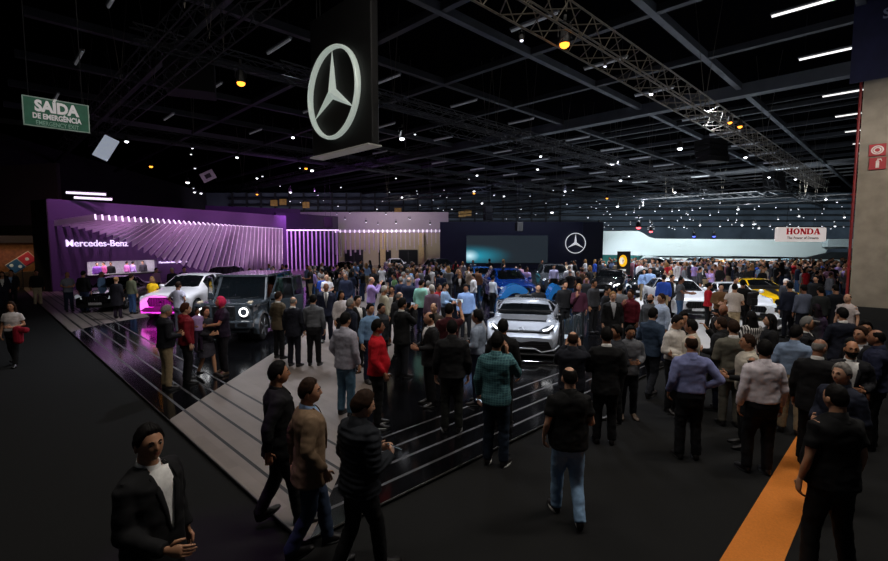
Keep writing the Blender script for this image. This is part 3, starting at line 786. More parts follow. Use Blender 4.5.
for i, (a, b_) in enumerate((((66, 192.5), (106, 194.5)), ((74, 197.5), (112, 199.5)))):
    A_, B_ = D(*a, 30), D(*b_, 31)
    r = thing('tube_lamp', ('upper' if i == 0 else 'lower') + ' white tube lamp just above the purple wall', 'lamp', A_)
    obj('tube', MB().tube([(0, 0, 0), B_ - A_], .075, 8), mat('lit_bar', '#e9e7f4', .4, emit=1.1, noise_amt=0), r)
    obj('housing', MB().tube([(0, .05, .1), B_ - A_ + Vector((0, .05, .1))], .07, 6), M_DSTEEL, r)

# ------------------------------------------------------------------ star emblem
def star_mesh(R, depth=.12):
    ring = MB(); n = 48; rings = []
    for k in range(n):
        a = 2 * PI * k / n
        rings.append([Vector(((R + R * .042 * math.cos(q)) * math.sin(a), R * .07 * math.sin(q) * 1.2, (R + R * .042 * math.cos(q)) * math.cos(a))) for q in [2 * PI * j / 10 for j in range(10)]])
    rings.append(rings[0]); ring.loft(rings, cap=False)
    st_ = MB(); out = []
    for k in range(6):
        a = PI / 3 * k; r_ = R * .97 if k % 2 == 0 else R * .145
        out.append((r_ * math.sin(a), 0, r_ * math.cos(a)))
    st_.add(out + [(0, -depth * R, 0), (0, depth * R, 0)], [(k, (k + 1) % 6, 6) for k in range(6)] + [((k + 1) % 6, k, 7) for k in range(6)])
    return ring, st_
M_STAR = mat('lit_star', '#cfd8d2', .35, .2, emit=.42, ecol='#c8d6cc', noise_amt=.03)
M_STAR2 = mat('white_star', '#e8eaee', .3, .1, emit=.55, noise_amt=0)
# big hanging sign
c = D(334, 92, 15.0); r = thing('hanging_sign', 'large black hanging cube sign with glowing three-pointed star emblem', 'sign', c, -PI / 4)
bw, bh = 3.35, 4.4
obj('box', MB().cbox((0.14, .22, .4), (bw, .26, bh), .03), mat('sign_black', '#060607', .6), r)
ring, st_ = star_mesh(1.36); e = obj('emblem', ring, M_STAR, r, True); e.location = (-.1, .02, .0)
e2 = obj('star', st_, M_STAR, e)
obj('light_strip', MB().cbox((0.14, .22, .4 - bh / 2 - .03), (bw * .98, .5, .05), .01), mat('sign_underlight', '#9a9690', .4, emit=.16, noise_amt=.05), r)
for sx in (-1.2, 1.8):
    for sy in (.16, .28): obj('cable', MB().tube([(sx, sy, .4 + bh / 2), (sx, sy, 14.15 - c.z)], .02, 4), M_DSTEEL, r)
# exit sign
c = D(57, 115, 10.4); r = thing('exit_sign', 'green hanging emergency exit sign with white lettering', 'sign', c, PI / 4)
obj('board', MB().cbox((0, 0, 0), (1.12, .06, .60), .01), mat('sign_green', '#175a45', .5, emit=.05, ecol='#1c6a52'), r)
obj('frame', MB().box((0, -.032, .295), (1.12, .02, .02)).box((0, -.032, -.295), (1.12, .02, .02)).box((-.55, -.032, 0), (.02, .02, .6)).box((.55, -.032, 0), (.02, .02, .6)), mat('sign_frame', '#8fa39a', .5, emit=.08), r)
M_SIGNW = mat('sign_white', '#d8d6da', .5, emit=.17, noise_amt=0)
for tx, sz, zz, off, sx in (('SAÍDA', .31, .12, .014, .84), ('DE EMERGÊNCIA', .15, -.085, .005, .72), ('EMERGENCY EXIT', .125, -.225, .001, .72)):
    o = obj('lettering', text_mesh(tx, sz, .008, off, sx=sx), M_SIGNW if zz > -.2 else mat('sign_dimwhite', '#7fa898', .5, emit=.06), r); o.location = (0, -.035, zz)
for sx in (-.45, .45): obj('cable', MB().tube([(sx, 0, .30), (sx, 0, 14.12 - c.z)], .008, 4), M_DSTEEL, r)

# ------------------------------------------------------------------ concrete pillar on the right
M_CONC = mat('concrete', '#8d8375', .85, noise_amt=.16, scale=2.2, bump=.1)
def uvbox(mb, u0, u1, v0, v1, z0, z1): return slab(mb, [UV(u0, v0), UV(u1, v0), UV(u1, v1), UV(u0, v1)], z0, z1)
r = thing('concrete_pillar', 'tall square concrete pillar at the right edge', 'pillar', (0, 0, 0))
pm = uvbox(MB(), 25.17, 26.25, .45, 1.79, 0, 14.2); obj('shaft', pm, M_CONC, r)
obj('base_guard', uvbox(MB(), 25.1, 26.3, .40, 1.9, 0, .5), mat('guard', '#151516', .7), r)
r = thing('fire_pipe', 'thin dark red fire pipe running up the concrete pillar', 'pipe', UV(25.2, 1.87))
obj('pipe', MB().tube([(0, 0, 0), (0, 0, 14.1)], .05, 8), mat('red_pipe', '#7a1a1c', .5), r)
for z in (2, 5, 8, 11): obj('bracket', MB().cbox((.03, .03, z), (.14, .14, .06), .01), mat('red_pipe', '#7a1a1c', .5), r)
def on_pillar(px_, py_, u=25.12):
    q = ray(px_, py_); t = u * S2 / (q[0] + q[1]); return Vector((q[0] * t, q[1] * t, H + q[2] * t))
M_RED = mat('sign_red', '#a4222a', .5, noise_amt=.05)
for py_, lab, k in ((150, 'red square fire hose sign on the pillar, upper of two', 0), (163.5, 'red square extinguisher sign on the pillar, lower of two', 1)):
    c = on_pillar(877.5, py_); r = thing('fire_sign', lab, 'sign', c, -PI / 4, 'fire signs on the pillar')
    obj('plate', MB().cbox((0, 0, 0), (.50, .03, .46), .01), M_RED, r)
    M_SW = mat('sign_mark', '#d9cfc8', .6)
    if k == 0:
        for rr in (.15, .09):
            q = MB(); rg = [[Vector(((rr + .02 * math.cos(b)) * 1.1 * math.cos(a), -.02 + .006 * math.sin(b), (rr + .02 * math.cos(b)) * math.sin(a))) for b in (0, PI / 2, PI, 3 * PI / 2)] for a in [2 * PI * i / 24 for i in range(25)]]
            obj('hose_mark', q.loft(rg, cap=False), M_SW, r)
    else:
        obj('extinguisher_mark', MB().prism([(-.05, -.16), (.05, -.16), (.05, .08), (.02, .13), (-.02, .13), (-.05, .08)], -.025, -.015).prism([(-.02, .14), (.09, .14), (.11, .08), (.13, .08), (.10, .18), (-.02, .18)], -.025, -.015), M_SW, r)
r = thing('hanging_banner', 'dark blue banner hung at the top of the pillar', 'banner', on_pillar(879, 36, 24.9), -PI / 4)
obj('cloth', MB().cbox((-.1, 0, .9), (1.35, .05, 5.0), .01), mat('banner_blue', '#1d1f40', .8, noise_amt=.25, scale=1.5), r)
t_ = obj('lettering', text_mesh('S', .5, .01, .01), mat('banner_text', '#8a8fa8', .6), r); t_.location = (.18, -.04, .75)
obj('pole', MB().tube([(-.85, 0, 3.42), (.65, 0, 3.42)], .03, 6), M_DSTEEL, r)
# ------------------------------------------------------------------ purple wall with fanned slats
WA = P(53, 292.5, 0); WB = D(277, 216, 46); WB.z = 0
WA.z = 0
we = (WB - WA); WL = we.length; we = we / WL; wn = Vector((we.y, -we.x, 0))      # wn faces the hall
WANG = math.atan2(wn.x, -wn.y)
def wall_hit(px_, py_, off=0):
    q = ray(px_, py_); A_ = WA + wn * off
    t = (A_.x * wn.x + A_.y * wn.y) / (q[0] * wn.x + q[1] * wn.y)
    p = Vector((q[0] * t, q[1] * t, H + q[2] * t)); return p, (p - A_).dot(we)
def wp_(s, off, z): return WA + we * s + wn * off + Vector((0, 0, z))
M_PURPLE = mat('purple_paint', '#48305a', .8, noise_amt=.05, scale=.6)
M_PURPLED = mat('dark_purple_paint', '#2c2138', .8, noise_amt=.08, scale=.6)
def wbox(mb, s0, s1, o0, o1, z0, z1): return slab(mb, [wp_(s0, o0, 0), wp_(s1, o0, 0), wp_(s1, o1, 0), wp_(s0, o1, 0)], z0, z1)
zt = wall_hit(53, 199)[0].z
oA, sA = wall_hit(87, 262); oB, sB = wall_hit(157, 262); zop = oA.z; zlow = wall_hit(100, 274.5)[0].z
r = thing('display_wall', 'long purple stand wall with a bright counter opening at lower left', 'wall', WA)
def at0(mb): mb.v = [tuple(Vector(v) - WA) for v in mb.v]; return mb
w_ = MB(); wbox(w_, 0, sA, -.3, 0, 0, zt); wbox(w_, sA, sB, -.3, 0, zop, zt); wbox(w_, sA, sB, -.3, 0, 0, zlow - .1); wbox(w_, sB, WL + 1.2, -.3, 0, 0, zt)
obj('panel', at0(w_), M_PURPLE, r)
obj('return_panel', at0(wbox(MB(), -.06, 0, -1.75, -.01, 0, zt - .05)), mat('dark_panel', '#141216', .85), r)
rm = MB(); wbox(rm, sA - .2, sB + .2, -2.8, -2.7, 0, zop + .5); wbox(rm, sA - .2, sB + .2, -2.8, -.3, zop + .3, zop + .5); wbox(rm, sA - .25, sA - .15, -2.8, -.3, 0, zop + .4); wbox(rm, sB + .15, sB + .25, -2.8, -.3, 0, zop + .4)
obj('counter_room', at0(rm), mat('white_lining', '#a8a2ac', .8), r)
obj('counter_top', at0(wbox(MB(), sA - .1, sB + .1, -.4, .35, zlow - .1, zlow)), M_BLACK, r)
def ltr(txt, px_, py_, wpx, size_off, m, parent_label=None, off=.06):
    pass
M_LIT = mat('lit_letters', '#f0e2ff', .4, emit=1.0, ecol='#ead8ff', noise_amt=0)
def wall_text(txt, x0, x1, y, label, m, bold, cat='lettering'):
    pa, sa = wall_hit(x0, y, .06); pb, sb = wall_hit(x1, y, .06)
    me = text_mesh(txt, 1, .03, bold); xs = [v.co.x for v in me.vertices]; wdt = max(xs) - min(xs); k = (sb - sa) / wdt
    pm_, sm_ = wall_hit((x0 + x1) / 2, y, .06)
    c_ = (pa + pb) / 2; cx_ = (max(xs) + min(xs)) / 2
    me.transform(Matrix.Translation((-cx_, 0, 0))); me.transform(Matrix.Diagonal((k, 1, min(k, (243 - 0) * 0 + k), 1)))
    o = obj('wall_lettering', me, m, None); o.location = c_; o.rotation_euler = (0, 0, WANG); tag(o, label, 'lettering'); return o
wall_text('Mercedes-Benz', 66, 128, 243.5, 'large lit white lettering on the purple wall', M_LIT, .005)
wall_text('Mercedes-Benz Collection', 159, 187, 262, 'small white lettering line right of the counter opening', M_LIT, .0)
# fins
M_FIN = mat('slat_paint', '#e2d6e8', .55, noise_amt=.05, scale=1)
M_TIP = mat('slat_tip_light', '#ffffff', .4, emit=1.3, ecol='#f3d8ff', noise_amt=0)
OFFN = 2.6
tip0, s_t0 = wall_hit(95, 217, OFFN); tip1, s_t1 = wall_hit(281, 229, OFFN)
r = thing('slat_canopy', 'fan of long pale purple slats sweeping out from the wall', 'canopy', WA)
NF = 40
for i in range(NF):
    t = i / (NF - 1); s = s_t0 + (s_t1 - s_t0) * t; z = tip0.z + (tip1.z - tip0.z) * t
    ph = math.radians(8 + 80 * sstep(t / .9) ** .85 if t < .9 else 88)
    L_ = 2.7 + 2.0 * t
    tp = wp_(s, OFFN, z); bt = tp - wn * L_ * math.cos(ph) - Vector((0, 0, L_ * math.sin(ph))) - we * (.9 * (1 - t))
    if bt.z < .08: bt.z = .08
    d = (bt - tp).normalized(); wd = d.cross(we).normalized()
    q = MB(); hw = .17; th = we * .035
    pts = [tp + wd * hw, tp - wd * hw, bt - wd * hw, bt + wd * hw]
    q.add([p - th for p in pts] + [p + th for p in pts], [(0, 1, 2, 3), (7, 6, 5, 4), (0, 4, 5, 1), (1, 5, 6, 2), (2, 6, 7, 3), (3, 7, 4, 0)])
    f_ = obj('slat', at0(q), M_FIN, r)
    q = MB(); e_ = tp - d * .02; pts = [e_ + wd * hw, e_ - wd * hw, e_ - wd * hw - d * .03, e_ + wd * hw - d * .03]
    q.add([p - th * 1.2 for p in pts] + [p + th * 1.2 for p in pts], [(0, 1, 2, 3), (7, 6, 5, 4), (0, 4, 5, 1), (1, 5, 6, 2), (2, 6, 7, 3), (3, 7, 4, 0)])
    obj('tip_light', at0(q), M_TIP, f_)
# beam joining the slats at the top
# upright slats further right
r = thing('slat_screen', 'row of upright pale purple slats right of the fan', 'screen', D(285, 270, 50))
R0 = r.location
for i in range(13):
    x = 287 + i * 4.15; p = D(x, 230, 50 + i * .5); q = MB().box(Vector((p.x, p.y, p.z / 2)) - Vector((R0.x, R0.y, R0.z)), (.15, .2, p.z - .1), Matrix.Rotation(.3, 3, 'Z'))
    f_ = obj('slat', q, M_FIN, r)
    obj('tip_light', MB().box(p - R0 + Vector((0, 0, -.02)), (.14, .52, .12), Matrix.Rotation(WANG, 3, 'Z')), M_TIP, f_)
# purple back wall behind the upright slats
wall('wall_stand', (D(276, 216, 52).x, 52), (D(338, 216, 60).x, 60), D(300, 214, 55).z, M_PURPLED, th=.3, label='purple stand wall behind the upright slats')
wall('wall_upper', (D(205, 200, 56).x, 56), (D(300, 200, 62).x, 62), D(250, 208, 60).z, M_PURPLE, th=.3, label='purple upper wall above the fan')
# beige building with dark doorways and a canopy of short slats
bx0, bx1 = D(338, 240, 64).x, D(441, 240, 64).x; zb_ = D(400, 212, 64).z
M_BEIGE = mat('beige_wall', '#ada08e', .85, noise_amt=.05, scale=.5); M_GREYW = mat('purple_lit_tint', '#a49aa8', .85, noise_amt=.05)
zc = D(400, 233, 64).z
struct('wall_beige', slab(MB(), [(bx0 - 4, 64), (bx1 + 1, 64), (bx1 + 1, 64.4), (bx0 - 4, 64.4)], 0, zc), M_BEIGE, 'beige hall wall with dark doorways')
struct('wall_lilac', slab(MB(), [(bx0 - 9, 64.1), (bx1 + 1, 64.1), (bx1 + 1, 64.5), (bx0 - 9, 64.5)], zc, zb_), M_GREYW, 'upper wall above the beige wall, coloured lilac for purple light')  # purple light on this upper band is put into its lilac colour
for i, (xa, xb, ya) in enumerate(((345, 363, 250), (379, 391, 250.5), (399, 417.5, 250))):
    a = D(xa, ya, 63.9); b_ = D(xb, ya, 63.9)
    o = struct('door_%d' % (i + 1), slab(MB(), [(a.x, 63.85), (b_.x, 63.85), (b_.x, 63.98), (a.x, 63.98)], 0, a.z), mat('dark_doorway', '#16191e', .3), 'dark doorway in the beige wall')
    fr = MB(); 
    for xx in (a.x, b_.x, (a.x + b_.x) / 2): fr.box((xx, 63.83, a.z / 2), (.08, .06, a.z))
    fr.box(((a.x + b_.x) / 2, 63.83, a.z), (b_.x - a.x, .06, .1)); obj('door_frame', fr, mat('door_frame', '#3a3b40', .5), o)
for xa in (421.5, 383): 
    a = D(xa, 240, 63.8); struct('trim_%d' % (tn + (xa > 400)), MB().box((a.x, 63.7, zc / 2), (.7, .5, zc)), mat('beige_pier', '#c4ad84', .85), 'beige pier between doorways')
tn += 2
r = thing('slat_canopy', 'straight canopy of short hanging white slats before the beige wall', 'canopy', D(390, 232, 58)); R0 = r.location.copy()
a = D(336, 233, 57); b_ = D(440, 232.5, 61)
obj('beam', bar(MB(), a - R0 + Vector((0, 0, .2)), b_ - R0 + Vector((0, 0, .2)), .5, .25), mat('canopy_white', '#cfc8d4', .5), r)
for i in range(24):
    t = i / 23; p = a.lerp(b_, t); L_ = 2.6 - 1.3 * t + (.35 if i % 2 else 0)
    f_ = obj('slat', MB().box(p - R0 - Vector((0, 0, L_ / 2)), (.12, .45, L_)), mat('slat_white', '#b4a9b4', .55), r)
    obj('tip_light', MB().box(p - R0 + Vector((0, -.28, .2)), (.11, .06, .34)), M_TIP, f_)
# ------------------------------------------------------------------ black video wall with star
d0 = 56; xa, xb = D(440, 240, d0).x, D(602.5, 240, d0).x; zt_ = D(500, 222, d0).z
r = thing('video_wall', 'wide black wall with dark video screen glowing cyan and a white star', 'wall', ((xa + xb) / 2, d0, 0)); R0 = Vector(r.location)
obj('panel', MB().box((0, .4, zt_ / 2), (xb - xa, .8, zt_)), mat('midnight_panel', '#20233a', .5, noise_amt=.05), r)
obj('side_panel', MB().box(((xb - xa) / 2 - 1.2, -.12, zt_ / 2), (2.4, .2, zt_ - .05)), mat('midnight_side', '#191b2c', .5, noise_amt=.05), r)
pa, pb = D(466.5, 235.5, d0 - .1), D(547.5, 263, d0 - .1)
scm = bpy.data.materials.new('video_image'); scm.use_nodes = True; nt = scm.node_tree; bs = nt.nodes['Principled BSDF']; bs.inputs['Base Color'].default_value = (.01, .012, .015, 1); bs.inputs['Roughness'].default_value = .3
tc = nt.nodes.new('ShaderNodeTexCoord'); mp = nt.nodes.new('ShaderNodeMapping'); mp.vector_type = 'POINT'; nt.links.new(tc.outputs['Object'], mp.inputs[0])
W_ = pb.x - pa.x; H_ = pa.z - pb.z
def radial(cx_, cz_, rx_, rz_):
    mp = nt.nodes.new('ShaderNodeMapping'); nt.links.new(tc.outputs['Object'], mp.inputs[0]); mp.inputs['Scale'].default_value = (1 / rx_, 0, 1 / rz_); mp.inputs['Location'].default_value = (-cx_ / rx_, 0, -cz_ / rz_)
    g = nt.nodes.new('ShaderNodeTexGradient'); g.gradient_type = 'SPHERICAL'; nt.links.new(mp.outputs[0], g.inputs[0]); return g.outputs['Fac']
g1 = radial(-W_ * .44, -H_ * .24, W_ * .55, H_ * .46); g2 = radial(-W_ * .46, -H_ * .24, W_ * .13, H_ * .26)
m1 = nt.nodes.new('ShaderNodeMix'); m1.data_type = 'RGBA'; m1.inputs[6].default_value = lin('#20272d'); m1.inputs[7].default_value = lin('#28a8c4'); nt.links.new(g1, m1.inputs[0])
g1_ = node_math(nt, 'POWER', g1, 1.8); nt.links.new(g1_, m1.inputs[0]); g2 = node_math(nt, 'POWER', g2, 1.5)
m2 = nt.nodes.new('ShaderNodeMix'); m2.data_type = 'RGBA'; nt.links.new(m1.outputs[2], m2.inputs[6]); m2.inputs[7].default_value = lin('#d8f6ff'); nt.links.new(g2, m2.inputs[0])
nt.links.new(m2.outputs[2], bs.inputs['Emission Color']); bs.inputs['Emission Strength'].default_value = 1.0
s_ = obj('screen', MB().box((0, 0, 0), (W_, .1, H_)), scm, r); s_.location = (pa + pb) / 2 - R0
c = D(575.5, 243.2, d0 - .35); ring, st_ = star_mesh(1.17)
e = obj('emblem', ring, M_STAR2, r, True); e.location = c - R0; obj('star', st_, M_STAR2, e)

# ------------------------------------------------------------------ white curved stand at right
M_STANDW = mat('stand_white', '#c2cfd0', .5, noise_amt=.03, scale=.3); M_CYANG = mat('cyan_glass', '#5fb0ae', .15, emit=.12, ecol='#5fc4c0', noise_amt=.25, scale=.6)
d1 = 66
r = thing('exhibition_stand', 'long white curved stand fascia on the right with slanted white leg', 'stand', (D(720, 250, d1).x, d1, 0)); R0 = Vector(r.location)
def poly(pts, dep, y0=0):
    q = [(D(x, y, d1).x - R0.x, D(x, y, d1).z) for x, y in pts]
    return MB().prism(q, y0, y0 + dep)
obj('fascia', poly([(598, 231), (638, 231), (643, 233), (648, 236.5), (655, 238.6), (700, 239), (770, 239.5), (858, 239), (858, 248), (828, 249), (824, 255), (812, 257.3), (740, 256.2), (690, 256), (640, 255.5), (598, 254.5)], 5), M_STANDW, r)
obj('upper_fascia', poly([(822, 240), (858, 239), (858, 247), (822, 247)], 3, -1), mat('stand_grey', '#a9b8bc', .5), r)
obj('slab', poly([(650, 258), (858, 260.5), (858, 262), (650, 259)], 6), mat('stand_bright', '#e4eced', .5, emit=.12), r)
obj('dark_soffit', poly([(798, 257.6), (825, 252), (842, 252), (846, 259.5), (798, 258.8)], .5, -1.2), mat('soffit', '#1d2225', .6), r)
obj('slanted_leg', poly([(644, 256), (652, 256), (636, 274), (626, 274)], 2, -.5), M_STANDW, r)
obj('slanted_edge', poly([(652, 256), (657, 256.4), (640, 274), (636, 274)], 2, -.3), mat('leg_edge', '#8d9ba0', .5), r)
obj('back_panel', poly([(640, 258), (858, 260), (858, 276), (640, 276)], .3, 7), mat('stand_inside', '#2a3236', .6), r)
obj('glass_panel', poly([(600, 255), (645, 256), (630, 276), (600, 276)], .2, 1), M_CYANG, r)
obj('lit_panel', poly([(696, 259), (712, 259.2), (712, 272), (696, 272)], .2, 4), mat('lit_white', '#d0d8d8', .5, emit=.25), r)
obj('warm_panel', poly([(714, 260.5), (760, 261), (760, 265), (714, 265)], .2, 3), mat('warm_lit', '#b08a50', .5, emit=.2), r)
for i in range(7):
    q = D(717 + i * 6, 261.8, d1) - R0; obj('bulb', MB().ell((q.x, 2.6, q.z), (.16, .16, .16), 8, 6), mat('warm_bulb', '#ffd890', .4, emit=4, noise_amt=0), r)
# hanging sign with red slab lettering
c = D(800.5, 234.5, 44); r = thing('hanging_sign', 'white hanging sign with red lettering at right', 'sign', c, .12)
sw, sh_ = 53 / F * 44, 14 / F * 44
obj('board', MB().cbox((0, 0, 0), (sw, .5, sh_), .12), mat('sign_cream', '#e6dcd6', .5, emit=.6, ecol='#e8dcd8', noise_amt=.03), r)
M_HR = mat('letter_red', '#c01526', .5, emit=.25, noise_amt=0)
def slab_letters(word, hgt, wid, gap):
    st = .26; se = .13; out = MB(); x = 0
    def rect(x0, x1, z0, z1): out.box((x + (x0 + x1) / 2 * wid, 0, (z0 + z1) / 2 * hgt), ((x1 - x0) * wid, .05, (z1 - z0) * hgt))
    def para(p): out.prism([(x + a * wid, b * hgt) for a, b in p], -.025, .025)
    for ch in word:
        if ch == 'H':
            for a in (.06, .68): rect(a, a + .26, 0, 1); rect(a - .06, a + .32, 0, se); rect(a - .06, a + .32, 1 - se, 1)
            rect(.3, .7, .43, .58)
        if ch in 'OD':
            n = 20; rg = []
            for k in range(n + 1):
                a = 2 * PI * k / n; ca, sa = math.cos(a), math.sin(a)
                if ch == 'D' and ca < 0: ca = -abs(ca) ** .35; 
                rg.append([Vector((x + (.5 + .5 * ca) * wid, -.025, (.5 + .5 * sa) * hgt)), Vector((x + (.5 + .5 * ca) * wid, .025, (.5 + .5 * sa) * hgt)),
                           Vector((x + (.5 + .25 * ca) * wid, .025, (.5 + .36 * sa) * hgt)), Vector((x + (.5 + .25 * ca) * wid, -.025, (.5 + .36 * sa) * hgt))])
            out.loft(rg, cap=False)
            if ch == 'D': rect(-.05, .25, 0, se); rect(-.05, .25, 1 - se, 1); rect(.0, .26, 0, 1)
        if ch == 'N':
            rect(.06, .2, 0, 1); rect(.8, .94, 0, 1); para([(.0, 1), (.34, 1), (.94, 0), (.66, 0)]); rect(0, .3, 0, se); rect(.7, 1, 1 - se, 1); rect(-.02, .2, 1 - se, 1)
        if ch == 'A':
            para([(.0, 0), (.16, 0), (.52, 1), (.40, 1)]); para([(.66, 0), (.98, 0), (.62, 1), (.40, 1)]); rect(.24, .76, .28, .4); rect(-.06, .28, 0, se); rect(.56, 1.06, 0, se)
        x += wid * (1 + gap)
    wdt = x - wid * gap; out.v = [(a - wdt / 2, b, c_) for a, b, c_ in out.v]; return out
o = obj('lettering', slab_letters('HONDA', .56, .62, .14), M_HR, r); o.location = (0, -.29, .0)
me = text_mesh('The Power of Dreams', .36, .01, .004); o = obj('tagline', me, mat('letter_grey', '#5d5658', .5), r); o.location = (0, -.28, -.33)
for sx in (-1.5, 1.3): obj('cable', MB().tube([(sx, 0, sh_ / 2), (sx + .3, 0, 12.2 - c.z)], .02, 4), M_DSTEEL, r)
# black tower with yellow oval emblem
c = D(623, 284, 34); c.z = STAGE_Z; r = thing('emblem_tower', 'black upright tower sign with glowing yellow oval emblem', 'sign', c, -.35)
obj('tower', MB().cbox((0, 0, 1.2), (.9, .35, 2.4), .02), mat('tower_black', '#101013', .4), r)
e = obj('emblem', MB().lathe([(-.04, .0), (-.04, .30), (.0, .34), (.02, .3)], 'y', 24), mat('emblem_yellow', '#f0b41c', .4, emit=.9, noise_amt=0), r); e.location = (-.05, -.19, 1.72); e.scale = (.8, 1, 1.25)
obj('emblem_rim', MB().lathe([(-.05, .0), (-.05, .2), (0, .21)], 'y', 24), mat('emblem_white', '#efe8d4', .4, emit=.8, noise_amt=0), e).location = (-.1, 0, 0)
obj('emblem_mark', MB().prism([(-.05, 0), (0, .16), (.05, 0), (0, -.16)], -.075, -.05), mat('emblem_dark', '#2c2410', .5), e)
obj('caption', MB().box((-.05, -.18, 1.05), (.42, .02, .14)), mat('caption_white', '#d8d8d4', .5, emit=.5), r)

# ------------------------------------------------------------------ pizza stand at far left
c = D(14, 268, 32)
r = thing('food_stand', 'brown lit food stand wall at the far left', 'stand', (c.x - .4, c.y + .6, 0), .62)
obj('back_panel', MB().box((-1.2, .3, 1.55), (6.5, .2, 3.1)), mat('brick_brown', '#7a5030', .8, noise_amt=.3, scale=6), r)
obj('header', MB().box((-1.2, 0, 3.3), (6.8, .9, .5)), mat('stand_dark', '#1a1614', .8), r)
obj('counter', MB().cbox((-1.2, -1.0, .55), (5, .6, 1.1), .03), mat('stand_counter', '#2c221c', .6), r)
r = thing('domino_sign', 'tilted red and blue domino shaped sign with pale dots', 'sign', D(21.5, 262.5, 30.6), .66); r.scale = (.7, .7, .7)
tl = math.radians(38); Rt = Matrix.Rotation(-tl, 3, 'Y')
obj('red_half', MB().cbox(Rt @ Vector((.52, 0, 0)), (.98, .14, .98), .06, Rt), mat('domino_red', '#9c2236', .5, emit=.06), r)
obj('blue_half', MB().cbox(Rt @ Vector((-.52, 0, 0)), (.98, .14, .98), .06, Rt), mat('domino_blue', '#1d4a72', .5, emit=.06), r)
obj('frame', MB().cbox(Vector((0, .05, 0)), (2.14, .1, 1.08), .04, Rt), mat('domino_white', '#a8a09c', .6), r)
for dx, dz in ((.52, 0), (-.72, .22), (-.3, -.22)):
    q = Rt @ Vector((dx, -.08, dz)); obj('dot', MB().lathe([(-.02, .0), (-.02, .14), (.03, .15)], 'y', 16, c=q), mat('domino_dot', '#b8c4cc', .5, emit=.06), r)
obj('post', MB().tube([(0, .1, -.6), (0, .1, (-D(20, 263, 31).z + 0.02) / .7)], .05, 6), M_DSTEEL, r)
wall('wall_side', (D(-30, 230, 41).x, 41), (D(40, 230, 38).x, 38), 4.5, mat('olive_dark', '#1c1a16', .9), label='dark wall behind the food stand')
wall('wall_lintel', (D(-30, 230, 42).x, 42), (D(60, 230, 39).x, 39), D(20, 172, 38).z - 3.5, mat('dim_purple', '#51435f', .9), z0=4.4, label='dim purple wall above the food stand')  # wall colour made paler in place of a little extra light
# information stand poles, glass barrier
M_GLASSB = mat('barrier_glass', '#7f98a8', .05, alpha=.13, noise_amt=0)
r = thing('glass_barrier', 'low glass barrier right of the silver car', 'barrier', (3.6, 13.4, STAGE_Z), 0)
for k in range(3):
    R_ = Matrix.Rotation(1.05, 3, 'Z'); cc = R_ @ Vector((k * 1.15, 0, 0))
    obj('panel', MB().box(cc + Vector((0, 0, .45)), (1.08, .02, .78), R_), M_GLASSB, r)
    obj('post', MB().cbox(cc - R_ @ Vector((.57, 0, 0)) + Vector((0, 0, .43)), (.05, .05, .86), .008), M_STEEL, r)
r = thing('partition', 'slanted white partition panel left of the blue car', 'partition', (0, 0, STAGE_Z))
a, b_, c_ = D(468, 294, 19), D(492, 338, 16.6), D(462, 338, 17.5)
q = MB(); zz = STAGE_Z
pa, pb = P(460, 334, zz), P(489, 332, zz); ph_ = 1.4
obj('panel', MB().add([(pa.x, pa.y, 0), (pb.x, pb.y, 0), (pa.x + .30, pa.y + .2, ph_), (pa.x + .15, pa.y + .1, ph_), (pa.x, pa.y + .25, 0), (pb.x, pb.y + .25, 0), (pa.x + .30, pa.y + .4, ph_), (pa.x + .15, pa.y + .35, ph_)],
    [(0, 1, 2, 3), (7, 6, 5, 4), (0, 4, 5, 1), (1, 5, 6, 2), (2, 6, 7, 3), (3, 7, 4, 0)]), mat('partition_white', '#9a9692', .6), r)
# ------------------------------------------------------------------ cars
def curve_at(x, tab):
    for i in range(len(tab) - 1):
        (a, b), (c, d) = tab[i], tab[i + 1]
        if x <= c or i == len(tab) - 2:
            t = max(0, min(1, (x - a) / (c - a))); return b + (d - b) * t
def smooth_at(x, tab, w=.16): return (curve_at(x - w, tab) + 2 * curve_at(x, tab) + curve_at(x + w, tab)) / 4
def wheel_mesh(r, w, spokes=5):
    t = MB().lathe([(-w / 2, r * .72), (-w / 2, r * .93), (-w * .35, r), (w * .35, r), (w / 2, r * .93), (w / 2, r * .72)], 'x', 28)
    rm = MB().lathe([(-w * .3, .0), (-w * .3, r * .62), (-w * .52, r * .73), (-w * .3, r * .74), (w * .3, r * .74), (w * .52, r * .73), (w * .3, r * .62), (w * .3, 0)], 'x', 28)
    sp_ = MB()
    for k in range(spokes):
        a = 2 * PI * k / spokes
        for s in (1, -1):
            sp_.tube([(s * w * .42, 0, 0), (s * w * .5, r * .7 * math.cos(a), r * .7 * math.sin(a))], [r * .12, r * .07], 6)
    return t, rm, sp_
M_RIM = mat('alloy', '#8d9096', .3, .9, noise_amt=.03); M_RIMD = mat('dark_alloy', '#2a2b2e', .4, .8, noise_amt=.03)
M_HEAD = mat('headlamp_lens', '#cfd6dc', .1, .2, emit=.25, noise_amt=.0)
M_LED = mat('led_light', '#ffffff', .3, emit=3.0, noise_amt=0)
M_TAIL = mat('tail_lens', '#7a0c10', .2, noise_amt=0)
M_PLATE = mat('plate', '#b8b8ba', .5)
def paint(nm, col, rough=.22, metal=.35): return mat('car_paint_' + nm, col, rough, metal, coat=1.0, noise_amt=.02)
